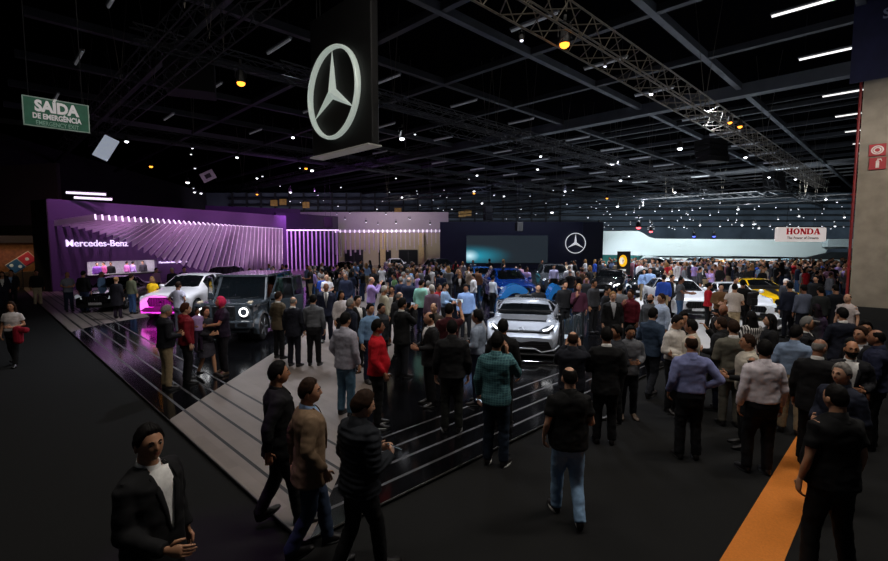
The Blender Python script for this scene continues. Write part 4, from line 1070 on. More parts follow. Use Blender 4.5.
def car_shape(L, W, top, belt, hw, rw, yc, y1, y2, y3, sill=.24, wy=(.9, 3.7), wr=.34, ns=52):
    """returns body and glass builders: y=0 nose, y=L tail; yc..y1 windscreen, y1..y2 roof, y2..y3 rear window"""
    rings = []; ys = []
    for i in range(ns + 1):
        y = L * i / ns; ys.append(y)
        zt_, zb_, w, r_ = smooth_at(y, top, .07), smooth_at(y, belt, .1), smooth_at(y, hw, .1), smooth_at(y, rw, .1)
        zs = sill
        for q in wy:
            a = wr + .055; dy = y - q
            if abs(dy) < a: zs = max(zs, wr + math.sqrt(a * a - dy * dy))
        zs = min(zs, zb_ - .06)
        gh = yc < y < y3
        h = []
        for t, k in ((0, .965), (.35, 1), (.72, 1.0), (1, .955)): h.append((w * k, zs + (zb_ - zs) * t))
        if gh and zt_ > zb_ + .05:
            for t in (.03, .5, .93): h.append((w * .93 + (r_ - w * .93) * t, zb_ + .02 + (zt_ - .05 - zb_) * t))
            h.append((r_ * .93, zt_ - .025)); h.append((r_ * .5, zt_ - .003)); h.append((0, zt_))
        else:
            z0 = zb_; dz = zt_ - zb_
            for t in (.90, .82, .72, .6, .3, 0): h.append((w * t, z0 + dz * min(1, (1 - t) * 2.0 + (.15 if t < .9 else 0)) if t else zt_))
        rings.append([Vector((x, y, z)) for x, z in h] + [Vector((-x, y, z)) for x, z in reversed(h[:-1])])
    m = len(rings[0]); B, G = MB(), MB(); V = [p for r_ in rings for p in r_]; bf = []; gf = []
    for i in range(ns):
        ym = (ys[i] + ys[i + 1]) / 2
        for j in range(m - 1):
            k = j if j < 9 else m - 2 - j
            g = (k in (7, 8) and (yc < ym < y1 or y2 < ym < y3)) or (k in (4, 5) and yc + .42 < ym < y3 - .3 and not abs(ym - (y1 + y2) / 2) < .05)
            (gf if g else bf).append((i * m + j, i * m + j + 1, (i + 1) * m + j + 1, (i + 1) * m + j))
    B.add(V, bf)
    for r_ in (rings[0], rings[-1]):
        c = sum(r_, Vector()) / m; B.add(r_ + [c], [(q, q + 1, m) for q in range(m - 1)] + [(m - 1, 0, m)])
    G.add(V, gf)
    def clean(mb):
        us = sorted({i for f in mb.f for i in f}); ix = {a: b for b, a in enumerate(us)}
        mb.v = [mb.v[a] for a in us]; mb.f = [[ix[i] for i in f] for f in mb.f]; return mb
    return clean(B), clean(G)
KINDS = dict(
 suv=dict(L=4.8, W=1.96, top=[(0, .98), (.25, 1.06), (1.25, 1.18), (1.4, 1.2), (2.25, 1.64), (2.8, 1.69), (3.9, 1.62), (4.6, 1.2), (4.8, 1.05)], belt=[(0, .85), (.4, .96), (1.4, 1.08), (4.2, 1.13), (4.8, 1.0)],
          hw=[(0, .80), (.3, .92), (.9, .97), (4.0, .98), (4.6, .92), (4.8, .82)], rw=[(0, .6), (1.4, .78), (2.2, .64), (4.0, .63), (4.8, .6)], yc=1.4, y1=2.2, y2=3.9, y3=4.6, wy=(.92, 3.86), wr=.37, sill=.3),
 sedan=dict(L=4.7, W=1.82, top=[(0, .70), (.2, .78), (1.3, .96), (1.45, .98), (2.2, 1.38), (2.7, 1.44), (3.3, 1.36), (4.0, 1.05), (4.6, 1.0), (4.7, .9)], belt=[(0, .62), (.4, .74), (1.4, .90), (4.2, .97), (4.7, .85)],
          hw=[(0, .72), (.3, .85), (.9, .90), (4.0, .91), (4.5, .85), (4.7, .74)], rw=[(0, .6), (1.4, .74), (2.2, .58), (3.3, .57), (4.7, .55)], yc=1.4, y1=2.15, y2=3.3, y3=4.0, wy=(.88, 3.72), wr=.33, sill=.22),
 hatch=dict(L=4.2, W=1.8, top=[(0, .74), (.2, .84), (1.15, 1.0), (1.3, 1.02), (2.0, 1.40), (2.5, 1.46), (3.6, 1.38), (4.1, 1.0), (4.2, .9)], belt=[(0, .66), (.4, .80), (1.3, .93), (4.0, .98), (4.2, .85)],
          hw=[(0, .72), (.3, .85), (.9, .89), (3.7, .9), (4.1, .84), (4.2, .76)], rw=[(0, .6), (1.3, .74), (2.0, .58), (3.6, .57), (4.2, .55)], yc=1.25, y1=1.95, y2=3.5, y3=4.05, wy=(.85, 3.4), wr=.33, sill=.22),
 coupe=dict(L=4.5, W=1.9, top=[(0, .60), (.2, .68), (1.5, .86), (1.6, .88), (2.4, 1.24), (2.8, 1.28), (3.3, 1.22), (4.1, .98), (4.4, .92), (4.5, .85)], belt=[(0, .54), (.4, .66), (.9, .80), (1.6, .84), (3.6, .92), (4.5, .8)],
          hw=[(0, .74), (.3, .88), (.9, .94), (2.2, .9), (3.6, .96), (4.3, .88), (4.5, .78)], rw=[(0, .6), (1.6, .72), (2.4, .54), (3.3, .52), (4.5, .5)], yc=1.55, y1=2.4, y2=3.3, y3=4.0, wy=(.9, 3.6), wr=.33, sill=.17),
 hyper=dict(L=4.75, W=2.02, top=[(0, .50), (.15, .56), (.7, .68), (1.2, .84), (1.35, .9), (2.2, 1.22), (2.6, 1.27), (3.2, 1.2), (4.2, .98), (4.75, .86)], belt=[(0, .47), (.3, .58), (.75, .80), (1.1, .82), (1.6, .74), (2.3, .78), (2.9, 1.0), (3.6, 1.06), (4.4, .96), (4.75, .84)],
          hw=[(0, .80), (.25, .93), (.8, 1.0), (1.6, .94), (2.3, .86), (2.8, 1.0), (3.6, 1.05), (4.5, .98), (4.75, .92)], rw=[(0, .6), (1.3, .86), (2.2, .70), (3.2, .58), (4.75, .45)], yc=1.40, y1=2.02, y2=3.6, y3=4.1, wy=(.82, 3.5), wr=.35, sill=.15))
CARMESH = {}
CAR_CLEAR = []
def car(kind, loc, yaw, label, pm, rim=None, grille='#0c0c0e', star=True, group=None, plate=True, lit=False, scale=1, name='car', dark_roof=None, hl=None):
    k = KINDS[kind]; L, W = k['L'], k['W']
    if kind not in CARMESH:
        B, G = car_shape(**k); t, rm, sp_ = wheel_mesh(k['wr'], .24)
        ub = MB().box((0, L / 2, .42), (W * .72, L * .9, .4)).box((0, L * .52, .75), (W * .78, L * .38, .5))
        seats = MB().cbox((0, 0, .88), (.5, .22, .66), .06); bench = MB().cbox((0, k['yc'] + 1.9, .85), (W * .6, .22, .6), .06); dash = MB().cbox((0, k['yc'] + .45, .82), (W * .7, .3, .2), .04)
        wy = k['wy']
        CARMESH[kind] = dict(body=B.mesh('body', True), glass=G.mesh('window', True), tyre=t.mesh('tyre', True), rim=rm.mesh('rim', True), spokes=sp_.mesh('spokes', True), under=ub.mesh('underbody'), seats=seats.mesh('front_seat', True), bench=bench.mesh('rear_bench', True), dash=dash.mesh('dashboard', True))
    cm = CARMESH[kind]
    r = thing(name, label, 'car', loc, yaw, group); r.scale = (scale,) * 3
    CAR_CLEAR.append((loc[0] - math.sin(yaw) * L / 2, loc[1] + math.cos(yaw) * L / 2, L / 2 + .5))
    def sh(nm, me, m, par=r, loc_=None):
        if not me.materials: me.materials.append(None)
        o = bpy.data.objects.new(nm, me); C.objects.link(o); o.parent = par
        o.material_slots[0].link = 'OBJECT'; o.material_slots[0].material = m
        if loc_: o.location = loc_
        return o
    sh('body', cm['body'], pm); sh('window', cm['glass'], M_GLASS); sh('underbody', cm['under'], M_BLACK); sh('rear_bench', cm['bench'], M_BLACK); sh('dashboard', cm['dash'], M_BLACK)
    for sx_ in (-.36, .36): sh('front_seat', cm['seats'], M_BLACK, r, (sx_, k['yc'] + 1.0, 0))
    for y in k['wy']:
        for s in (1, -1):
            w_ = sh('wheel', cm['tyre'], M_RUBBER, r, (s * (smooth_at(y, k['hw'], .1) - .13), y, k['wr'])); rr = sh('rim', cm['rim'], M_RIMD if rim is None else rim, w_); sh('spokes', cm['spokes'], rim or M_RIM, w_)
    if kind == 'hyper': return r
    zf = k['top'][0][1]; zg = {'suv': .74, 'sedan': .56, 'hatch': .58, 'coupe': .46}[kind]; gw, gh = {'suv': (1.02, .34), 'sedan': (.95, .26), 'hatch': (.95, .26), 'coupe': (.95, .24)}[kind]
    g = obj('grille', MB().prism([(-gw / 2 + .06, -gh / 2), (gw / 2 - .06, -gh / 2), (gw / 2, gh * .1), (gw / 2 - .08, gh / 2), (-gw / 2 + .08, gh / 2), (-gw / 2, gh * .1)], -.03, .02), mat('grille_' + grille, grille, .4, .3), r); g.location = (0, -.02, zg)
    sl_ = MB()
    for i in range(9): sl_.box((-gw / 2 + .12 + (gw - .24) * i / 8, -.035, 0), (.018, .012, gh * .8))
    obj('slats', sl_, M_DSTEEL, g)
    if star:
        ring, s_ = star_mesh(gh * .36, .15); e = obj('emblem', ring, M_CHROME, g, True); e.location = (0, -.05, 0); obj('star', s_, M_CHROME, e)
    ik = MB().prism([(-W * .40, -.10), (-W * .30, .02), (W * .30, .02), (W * .40, -.10), (W * .34, -.15), (-W * .34, -.15)], -.02, .02)
    o = obj('lower_intake', ik, M_BLACK, r); o.location = (0, -.012, zg - gh * .5 - .06)
    for s in (1, -1):
        q = MB().add([(0, 0, 0), (.30, .10, .05), (.36, .22, .12), (.30, .2, .19), (.04, .02, .13), (0, .12, 0), (.28, .22, .05), (.33, .32, .12), (.27, .3, .19), (.04, .14, .13)],
            [(0, 1, 2, 3, 4), (9, 8, 7, 6, 5)] + [(i, (i + 1) % 5, 5 + (i + 1) % 5, 5 + i) for i in range(5)])
        q.v = [(x * s, y, z) for x, y, z in q.v]
        o = obj('headlight', q, M_LED if lit else M_HEAD, r); o.location = (s * (W / 2 - .42), -.025, zg + .02)
        mw = obj('mirror', MB().ell((s * (W / 2 + .08), k['yc'] + .55, smooth_at(k['yc'] + .5, k['belt']) + .1), (.11, .07, .08), 10, 8), pm, r, True)
    if plate: o = obj('plate', MB().cbox((0, -.04, zg - gh * .5 - .04), (.5, .02, .12), .005), M_PLATE if plate is True else mat('plate_dark', '#202022', .4), r)
    return r
# white SUV, bumper washed by a magenta lamp
p0 = P(162, 321, STAGE_Z); p0.z = STAGE_Z
suv = car('suv', p0, .02, 'white sport utility car with dark grille, front bumper lit magenta', paint('white', '#e6e4e8', .25, .05), grille='#120c16', plate='d')
dk = mat('car_door_dark', '#0e0e10', .3)
def car_door(par, x, y, ang, s, m, z0=.45, z1=1.08, L=1.1, zt=1.6):
    d = obj('door', MB().cbox((s * L / 2, 0, (z0 + z1) / 2), (L, .1, z1 - z0), .03), m, par); d.location = (x, y, 0); d.rotation_euler = (0, 0, ang)
    fr = MB().tube([(s * .05, 0, z1), (s * .35, 0, zt), (s * (L - .08), 0, zt), (s * L, 0, z1)], .03, 6)
    obj('window_frame', fr, m, d); obj('window', MB().add([(s * .08, -.01, z1), (s * .36, -.01, zt), (s * (L - .1), -.01, zt), (s * (L - .02), -.01, z1), (s * .08, .01, z1), (s * .36, .01, zt), (s * (L - .1), .01, zt), (s * (L - .02), .01, z1)],
        [(0, 1, 2, 3), (7, 6, 5, 4), (0, 4, 5, 1), (1, 5, 6, 2), (2, 6, 7, 3), (3, 7, 4, 0)]), M_GLASS, d)
    return d
car_door(suv, .98, 1.75, .65, 1, dk)
# black sedan at left
p1 = P(96, 312.5, STAGE_Z); p1.z = STAGE_Z
car('sedan', p1, .25, 'black sedan parked by the purple wall at left', paint('black', '#0d0c10', .15, .3), plate=True)
# boxy off-road car
def offroad(loc, yaw):
    r = thing('off_road_car', 'boxy dark off-road car with round glowing headlights and open doors', 'car', loc, yaw)
    CAR_CLEAR.append((loc[0], loc[1] + 2.2, 3.0))
    pm = paint('graphite', '#3a4147', .22, .25)
    b = MB(); b.cbox((0, 2.35, .86), (1.68, 4.3, .62), .05); b.cbox((0, .85, 1.165), (1.42, 1.3, .11), .04)
    for s in (1, -1): b.cbox((s * .76, .82, 1.15), (.22, 1.36, .10), .04); b.cbox((s * .83, 2.4, 1.12), (.10, 3.9, .12), .03)
    b.cbox((0, 4.40, 1.3), (1.62, .10, 1.1), .03)
    obj('body', b, pm, r)
    cab = MB()
    for s in (1, -1):
        cab.tube([(s * .80, 1.42, 1.16), (s * .73, 1.80, 1.88)], .045, 6); cab.tube([(s * .83, 2.62, 1.16), (s * .74, 2.66, 1.88)], .05, 6)
        cab.tube([(s * .83, 3.55, 1.16), (s * .74, 3.55, 1.88)], .05, 6); cab.tube([(s * .82, 4.35, 1.16), (s * .74, 4.30, 1.88)], .05, 6)
    obj('pillars', cab, mat('pillar_paint', '#3a4046', .5), r)
    obj('roof', MB().cbox((0, 3.05, 1.92), (1.58, 2.62, .09), .035), pm, r)
    obj('windscreen', MB().add([(-.78, 1.42, 1.18), (.78, 1.42, 1.18), (.71, 1.79, 1.87), (-.71, 1.79, 1.87), (-.78, 1.45, 1.18), (.78, 1.45, 1.18), (.71, 1.82, 1.87), (-.71, 1.82, 1.87)],
        [(0, 1, 2, 3), (7, 6, 5, 4), (0, 4, 5, 1), (1, 5, 6, 2), (2, 6, 7, 3), (3, 7, 4, 0)]), glass_mat('windscreen_glass', '#11161a', .55), r)
    obj('dashboard', MB().box((0, 1.75, 1.13), (1.5, .3, .14)), M_BLACK, r)
    obj('rear_bench', MB().cbox((0, 3.7, 1.2), (1.4, .25, .7), .08), mat('tan_leather', '#5a2c1a', .5), r)
    for sx_ in (-.38, .38): obj('front_seat', MB().cbox((sx_, 2.7, 1.2), (.5, .25, .75), .08), mat('tan_leather', '#5a2c1a', .5), r)
    for s in (1, -1):
        for y0, y1_ in ((1.55, 2.55), (2.72, 3.5), (3.6, 4.28)):
            if y0 < 2.7: continue
            obj('window', MB().add([(s * .82, y0, 1.2), (s * .82, y1_, 1.2), (s * .745, y1_, 1.85), (s * .745, y0, 1.85), (s * .80, y0, 1.2), (s * .80, y1_, 1.2), (s * .725, y1_, 1.85), (s * .725, y0, 1.85)],
                [(0, 1, 2, 3), (7, 6, 5, 4), (0, 4, 5, 1), (1, 5, 6, 2), (2, 6, 7, 3), (3, 7, 4, 0)]), M_GLASS, r)
    t, rm, sp_ = wheel_mesh(.40, .28, 5)
    tm, rmm, spm = t.mesh('tyre', True), rm.mesh('rim', True), sp_.mesh('spokes', True)
    for y in (.82, 3.68):
        for s in (1, -1):
            w_ = obj('wheel', tm, M_RUBBER, r); w_.location = (s * .80, y, .40); obj('rim', rmm, M_RIMD, w_); obj('spokes', spm, M_RIM, w_)
            q = MB(); rg = []
            for k in range(13):
                a = PI * (k / 12 * 1.16 - .08); cy, cz = y - .52 * math.cos(a), .40 + .52 * math.sin(a)
                iy, iz = y - .45 * math.cos(a), .40 + .45 * math.sin(a)
                rg.append([Vector((s * .78, iy, iz)), Vector((s * .965, iy, iz)), Vector((s * .965, cy, cz)), Vector((s * .80, cy, cz + .03))])
            obj('wheel_arch', q.loft(rg), pm, r)
    obj('grille', MB().cbox((0, .17, .93), (.66, .08, .42), .02), M_BLACK, r)
    sl_ = MB()
    for i in range(15): sl_.box((-.28 + i * .04, .125, .93), (.012, .02, .36))
    obj('grille_slats', sl_, M_CHROME, r)
    ring, s_ = star_mesh(.12, .15); e = obj('emblem', ring, M_CHROME, r, True); e.location = (0, .11, .93); obj('star', s_, M_CHROME, e)
    for s in (1, -1):
        h_ = obj('headlight', MB().lathe([(-.02, 0), (-.03, .10), (-.02, .13), (.05, .14)], 'y', 24), mat('headlamp_dark', '#4a5058', .1, .3), r); h_.location = (s * .60, .16, .96)
        rg = [[Vector(((.118 + .02 * math.cos(b_)) * math.cos(a), -.035 + .014 * math.sin(b_), (.118 + .02 * math.cos(b_)) * math.sin(a))) for b_ in (0, PI / 3, 2 * PI / 3, PI, 4 * PI / 3, 5 * PI / 3)] for a in [2 * PI * i / 28 for i in range(29)]]
        obj('light_ring', MB().loft(rg, cap=False), M_LED, h_)
        obj('indicator', MB().cbox((s * .74, .32, 1.235), (.11, .22, .08), .03), mat('indicator_lens', '#c8b8a0', .2), r)
        obj('mirror', MB().cbox((s * 1.0, 1.62, 1.28), (.2, .14, .2), .04), pm, r)
        obj('side_step', MB().cbox((s * .9, 2.25, .42), (.2, 1.9, .06), .02), M_STEEL, r)
    bm = MB().cbox((0, .08, .60), (1.80, .22, .24), .06).cbox((0, .14, .42), (1.5, .16, .14), .05)
    obj('bumper', bm, pm, r)
    obj('bumper_intake', MB().box((0, -.04, .60), (.8, .02, .14)).box((.62, -.03, .62), (.28, .02, .10)).box((-.62, -.03, .62), (.28, .02, .10)), M_BLACK, r)
    obj('plate', MB().cbox((0, -.05, .72), (.5, .02, .11), .005), mat('plate_dark', '#202022', .4), r)
    obj('underbody', MB().box((0, 2.3, .5), (1.3, 4.0, .3)), M_BLACK, r)
    obj('wiper', MB().tube([(-.5, 1.40, 1.22), (.0, 1.42, 1.27)], .012, 4).tube([(.1, 1.40, 1.22), (.6, 1.42, 1.27)], .012, 4), M_BLACK, r)
    car_door(r, .86, 1.55, .95, 1, pm, .52, 1.16, 1.0, 1.85); car_door(r, .86, 2.68, .8, 1, pm, .52, 1.16, .9, 1.85); car_door(r, -.86, 1.55, -.95, -1, pm, .52, 1.16, 1.0, 1.85)
    return r
gp = P(228, 339.5, STAGE_Z); gp.z = STAGE_Z
offroad((gp.x + .22, gp.y - .85, STAGE_Z), .03)
# silver hypercar
hp0 = P(521, 356, .1); hp0.z = STAGE_Z
M_SILVER = mat('car_paint_silver', '#b4bac4', .25, .5, coat=1, noise_amt=.02)
yh = -.22
hc = car('hyper', hp0, yh, 'low silver supercar with black windscreen and wide front intake', M_SILVER, star=False)
def on_hc(nm, mb, m, smooth=False): return obj(nm, mb, m, hc, smooth)
def tr(x, y, z): return (x, y, z)
on_hc('front_intake', MB().prism([(-.84, .14), (-.70, .42), (-.30, .43), (0, .38), (.30, .43), (.70, .42), (.84, .14), (.4, .10), (-.4, .10)], -.06, .04), M_BLACK)
on_hc('splitter', MB().tube([(-.95, .12, .30), (-.86, -.04, .22), (-.52, -.09, .15), (-.36, -.10, .24), (.36, -.10, .24), (.52, -.09, .15), (.86, -.04, .22), (.95, .12, .30)], .035, 8, rad2=[.025] * 8), M_SILVER, True)
on_hc('lower_lip', MB().cbox((0, .05, .10), (1.8, .5, .05), .02), M_BLACK)
on_hc('intake_bar', MB().box((0, -.065, .34), (1.2, .02, .02)).box((0, -.065, .29), (1.3, .02, .02)), M_DSTEEL)
for s in (1, -1):
    q = MB().add([(s * .44, .20, .60), (s * .66, .24, .60), (s * .84, .40, .70), (s * .82, .46, .76), (s * .62, .36, .72), (s * .46, .26, .64)], [(0, 1, 2, 3, 4, 5)])
    for i, v in enumerate(list(q.v)): q.v.append((v[0], v[1] + .1, v[2] - .06))
    q.f += [[11, 10, 9, 8, 7, 6]] + [[i, (i + 1) % 6, 6 + (i + 1) % 6, 6 + i] for i in range(6)]; q.m += [0] * 7
    q.v = [(a, b_ - .03, c_ + .035) for a, b_, c_ in q.v]
    h_ = on_hc('headlight', q, mat('headlamp_dark', '#4a5058', .1, .3))
    obj('light_strip', MB().tube([(s * .55, .20, .672), (s * .68, .24, .69), (s * .80, .37, .775)], .022, 6), M_LED, h_)
    on_hc('mirror', MB().ell((s * .99, 1.72, .86), (.09, .05, .045), 10, 8), M_BLACK, True)
    on_hc('mirror_arm', MB().tube([(s * .82, 1.76, .78), (s * .94, 1.73, .85)], .02, 6), M_BLACK)
    on_hc('side_intake', MB().ell((s * .955, 2.75, .62), (.05, .28, .14), 10, 8), M_BLACK, True)
on_hc('bonnet_panel', MB().add([(-.62, .98, .815), (.62, .98, .815), (.66, 1.3, .915), (-.66, 1.3, .915), (-.62, .98, .795), (.62, .98, .795), (.66, 1.3, .895), (-.66, 1.3, .895)],
    [(0, 1, 2, 3), (7, 6, 5, 4), (0, 4, 5, 1), (1, 5, 6, 2), (2, 6, 7, 3), (3, 7, 4, 0)]), mat('carbon_panel', '#3a3c40', .35, .2))
on_hc('roof_scoop', MB().tube([(-.22, 2.62, 1.26), (-.15, 2.58, 1.33), (0, 2.56, 1.35), (.15, 2.58, 1.33), (.22, 2.62, 1.26)], .03, 8).box((0, 2.72, 1.27), (.3, .2, .08)), M_BLACK)
on_hc('rear_fin', MB().prism([(-.015, 1.2), (.015, 1.2), (.015, 1.3), (-.015, 1.3)], 3.0, 4.2), M_BLACK)
ring, s_ = star_mesh(.09, .15); e = on_hc('emblem', ring, M_CHROME, True); e.location = (0, .28, .65); e.rotation_euler = (-1.0, 0, 0); obj('star', s_, M_CHROME, e)
tag(obj('car_plinth', MB().cbox((0, 0, 0), (2.8, 5.6, .04), .01), mat('plinth_black', '#0a0a0b', .12, noise_amt=.02)), 'low glossy black plinth under the silver supercar', 'plinth').location = (hp0.x + .52, hp0.y + 2.3, STAGE_Z + .02)
bpy.data.objects['car_plinth'].rotation_euler = (0, 0, yh); hc.location.z = STAGE_Z + .04
# blue cars behind
M_BLUE = paint('blue', '#0f3f9c', .2, .4); M_SKY = paint('sky', '#2f8fe6', .2, .2)
bp = P(517, 322, STAGE_Z); bp.z = STAGE_Z
car('suv', (D(520, 300, 22).x, 22, STAGE_Z), .12, 'deep blue sport utility car behind the silver supercar', M_BLUE, scale=1.0)
sk = thing('show_sculpture', 'bright blue arched wheel sculpture behind the silver supercar', 'sculpture', (D(530, 300, 19.3).x, 19.3, STAGE_Z))
for x0, w_, nm in ((-.62, 1.3, 'arch'), (1.02, .62, 'arch')):
    rg = []
    for k in range(15):
        a = PI * k / 14; rg.append([Vector((x0 - r_ * w_ * .62 * math.cos(a), yy, r_ * 1.30 * math.sin(a) + .02)) for r_, yy in ((1, -.3), (1, .5), (.74, .5), (.74, -.3))])
    obj(nm, MB().loft(rg), M_SKY, sk, False)
obj('base', MB().cbox((.1, .1, .04), (3.0, 1.2, .08), .02), M_BLACK, sk)
car('sedan', (D(492, 280, 29).x, 29, STAGE_Z), .2, 'light blue car further back, left of the deep blue one', paint('azure', '#2a6cc0', .2, .3))
car('suv', (D(559, 285, 27).x, 27, STAGE_Z), -.1, 'grey sport utility car below the white star, crowd around it', paint('grey', '#5c6066', .2, .5))
car('sedan', (D(604, 285, 26).x, 26, STAGE_Z), -.5, 'black car left of the yellow emblem tower', paint('black2', '#0b0b0e', .15, .3), lit=True)
car('hatch', (D(641, 292, 25).x, 25, STAGE_Z), -.6, 'dark green black hatchback right of the yellow emblem tower', paint('dgreen', '#10181a', .15, .3))
# white and yellow cars on the pale floor
zf_ = STAGE_Z + .05
M_WH = paint('white2', '#e2e4e8', .25, .05)
q = P(698, 320, zf_); car('hatch', q, -.1, 'white small car with black front on the pale floor, left one', M_WH, grille='#0a0a0b', star=False)
q = P(751.5, 321, zf_); car('coupe', q, -.25, 'white coupe with dark slim grille beside the yellow car', M_WH)
q = P(786, 313, zf_); car('coupe', q, -.15, 'bright yellow sports car with black bonnet stripe', paint('yellow', '#e8b80e', .25, .05), star=False)
yc_ = [o for o in bpy.data.objects if o.get('label') == 'bright yellow sports car with black bonnet stripe'][0]
obj('bonnet_stripe', MB().add([(-.17, .18, .70), (.17, .18, .70), (.17, 1.45, .885), (-.17, 1.45, .885), (-.17, .18, .68), (.17, .18, .68), (.17, 1.45, .86), (-.17, 1.45, .86)], [(0, 1, 2, 3), (7, 6, 5, 4), (0, 4, 5, 1), (1, 5, 6, 2), (2, 6, 7, 3), (3, 7, 4, 0)]), M_BLACK, yc_)
# far cars
for kd, x, d, yw, col, nm, lab in (('suv', 690, 42, .9, '#c6ccd0', 'pale', 'pale silver car far back under the white fascia'), ('suv', 736, 42, .6, '#9fb0b8', 'silver', 'silver sport utility car far back beside the warm lit panel'),
        ('sedan', 770, 43, .8, '#e0e4e6', 'wht', 'white sedan far back below the hanging red lettered sign'), ('sedan', 792, 37, 1.2, '#34506c', 'steelblue', 'steel blue car far back right of the yellow car'),
        ('hatch', 822, 46, 1.0, '#88a8b0', 'aqua', 'pale aqua car far back near the pillar'), ('sedan', 846, 42, .7, '#d0d8da', 'pearl', 'pearl white car far back beside the pillar'),
        ('suv', 722, 33, .4, '#d8dade', 'wsuv', 'white sport utility car behind the small white car'), ('sedan', 400, 46, .3, '#d8d8dc', 'w3', 'white car in the crowd before the middle dark doorway'),
        ('sedan', 418, 33, .5, '#16181c', 'b3', 'black car in the crowd left of the video wall'), ('suv', 452, 38, .4, '#24262a', 'b4', 'charcoal car in front of the left end of the black wall'),
        ('sedan', 348, 37, .3, '#15171c', 'b5', 'black car in the crowd below the upright purple slats'), ('suv', 212, 24.5, .2, '#1b1c22', 'b6', 'black car behind the boxy off-road car'), ('sedan', 320, 30, .25, '#101216', 'b7', 'black car right of the boxy off-road car')):
    p = D(x, 260, d); car(kd, (p.x, d, STAGE_Z), yw, lab, paint(nm, col, .2, .3))
# ------------------------------------------------------------------ the people one can tell apart
def at_head(x, y, h):
    p = P(x, y, h); z = floor_z(p.x, p.y)
    if z: p = P(x, y, h + z)
    return Vector((p.x, p.y, z))
def check_cloth():
    m = mat('checked_teal', '#2f5a64', .85); nt = m.node_tree; b = nt.nodes['Principled BSDF']
    tc = nt.nodes.new('ShaderNodeTexCoord'); ck = nt.nodes.new('ShaderNodeTexBrick'); ck.inputs['Scale'].default_value = 1; ck.inputs['Brick Width'].default_value = .035; ck.inputs['Row Height'].default_value = .03; ck.inputs['Mortar Size'].default_value = .004
    ck.offset = 0; ck.inputs['Color1'].default_value = lin('#27505a'); ck.inputs['Color2'].default_value = lin('#2d5a62'); ck.inputs['Mortar'].default_value = lin('#4f7d80')
    mp = nt.nodes.new('ShaderNodeMapping'); mp.inputs['Rotation'].default_value = (PI / 2, 0, 0); nt.links.new(tc.outputs['Object'], mp.inputs[0]); nt.links.new(mp.outputs[0], ck.inputs['Vector']); nt.links.new(ck.outputs['Color'], b.inputs['Base Color'])
    return m
def striped(a, b_):
    m = mat('striped_knit', a, .85); nt = m.node_tree; b = nt.nodes['Principled BSDF']
    tc = nt.nodes.new('ShaderNodeTexCoord'); w_ = nt.nodes.new('ShaderNodeTexWave'); w_.bands_direction = 'X'; w_.inputs['Scale'].default_value = 7; nt.links.new(tc.outputs['Object'], w_.inputs['Vector'])
    r = nt.nodes.new('ShaderNodeValToRGB'); r.color_ramp.interpolation = 'CONSTANT'; r.color_ramp.elements[1].position = .5; r.color_ramp.elements[0].color = lin(a); r.color_ramp.elements[1].color = lin(b_)
    nt.links.new(w_.outputs['Fac'], r.inputs[0]); nt.links.new(r.outputs[0], b.inputs['Base Color']); return m
A, B_, L_, R_ = PI, PI, -PI / 2, PI / 2
def N(x, y, h, yaw, label, **kw):
    p = at_head(x, y, h)
    if 'dep' in kw: d = kw.pop('dep'); q = ray(x, y); p = Vector((q[0] / q[1] * d, d, 0)); p.z = floor_z(p.x, p.y)
    return person(p, yaw, h, label, **kw)
# --- nearest
N(148, 427, 1.80, 1.35, 'person in black suit and open white shirt at lower left, walking right', dep=3.15, top='suit', topc='black', leg='black', al='down', ar='handout', legs='walk', belly=.2, turn=-.35, skinc='#a87a5c')
N(277, 362, 1.76, 2.0, 'person in all-black suit walking behind the one in the tan blazer', top='suit', topc='black', leg='black', inner='black', legs='walkm', al='relaxed', ar='swingb', hair='short', belly=.2)
N(308, 379, 1.75, 2.0, 'person in tan blazer and blue jeans striding along the stage edge', top='blazer', topc='tan', leg='#28344a', legs='walk', al='swingb', ar='relaxed', hair='short', hairc='brown', inner='ltblue', turn=-.3)
N(359, 392, 1.72, 2.35, 'person in dark quilted jacket looking at a phone at the stage edge', top='puffer', topc='#1b1e24', leg='black', legs='walkm', al='front', ar='front', hair='full', hairc='brown', nod=.25, turn=-.35, phone=('r', 'smartphone held low by the person in the quilted jacket', .6))
N(345, 313, 1.80, 2.6, 'person in loose pale grey shirt and faded jeans seen from behind', top='untucked', topc='#9896a2', leg='#4b6a80', hair='short', hairc='black', belly=.5, al='relaxed', ar='down', legs='stand')
N(377, 320, 1.76, 1.75, 'person in bright red sweater and black trousers on the black stage', top='sweater', topc='red', leg='black', hair='short', belly=.6, al='down', ar='relaxed', turn=.1, sole='#c8c8c8')
N(402, 299, 1.76, 2.3, 'person in black blazer lifting a phone with both hands', top='blazer', topc='black', leg='#1b1c22', al='raised', ar='raised', hair='full', phone=('l', 'smartphone raised by the person in the black blazer', .5))
N(430, 312, 1.74, -1.2, 'balding person in black leather jacket with white shirt facing left', top='blazer', topc='#141416', leg='black', hair='balding', inner='white', al='front', ar='front')
N(452, 321, 1.78, PI, 'person in plain black jacket seen from behind near the stage edge', top='jacket', topc='#121214', leg='#1d1f1c', hair='short', sole='#b8b8b8')
N(449, 304, 1.80, 2.9, 'person in maroon t-shirt holding a phone up high', top='tee', topc='#3c1219', leg='black', al='relaxed', ar='overhead', phone=('r', 'smartphone held up high by the person in maroon t-shirt', 1.0), hair='short')
N(478, 311, 1.75, -1.9, 'person in pale grey-blue shirt facing left, hand out, before the silver car', top='shirt', topc='#8793a6', leg='navy', hair='full', al='front', ar='bent')
N(503, 320, 1.76, 2.9, 'person in black shirt right behind the checked shirt', top='shirt', topc='black', leg='black', hair='short', al='front', ar='down')
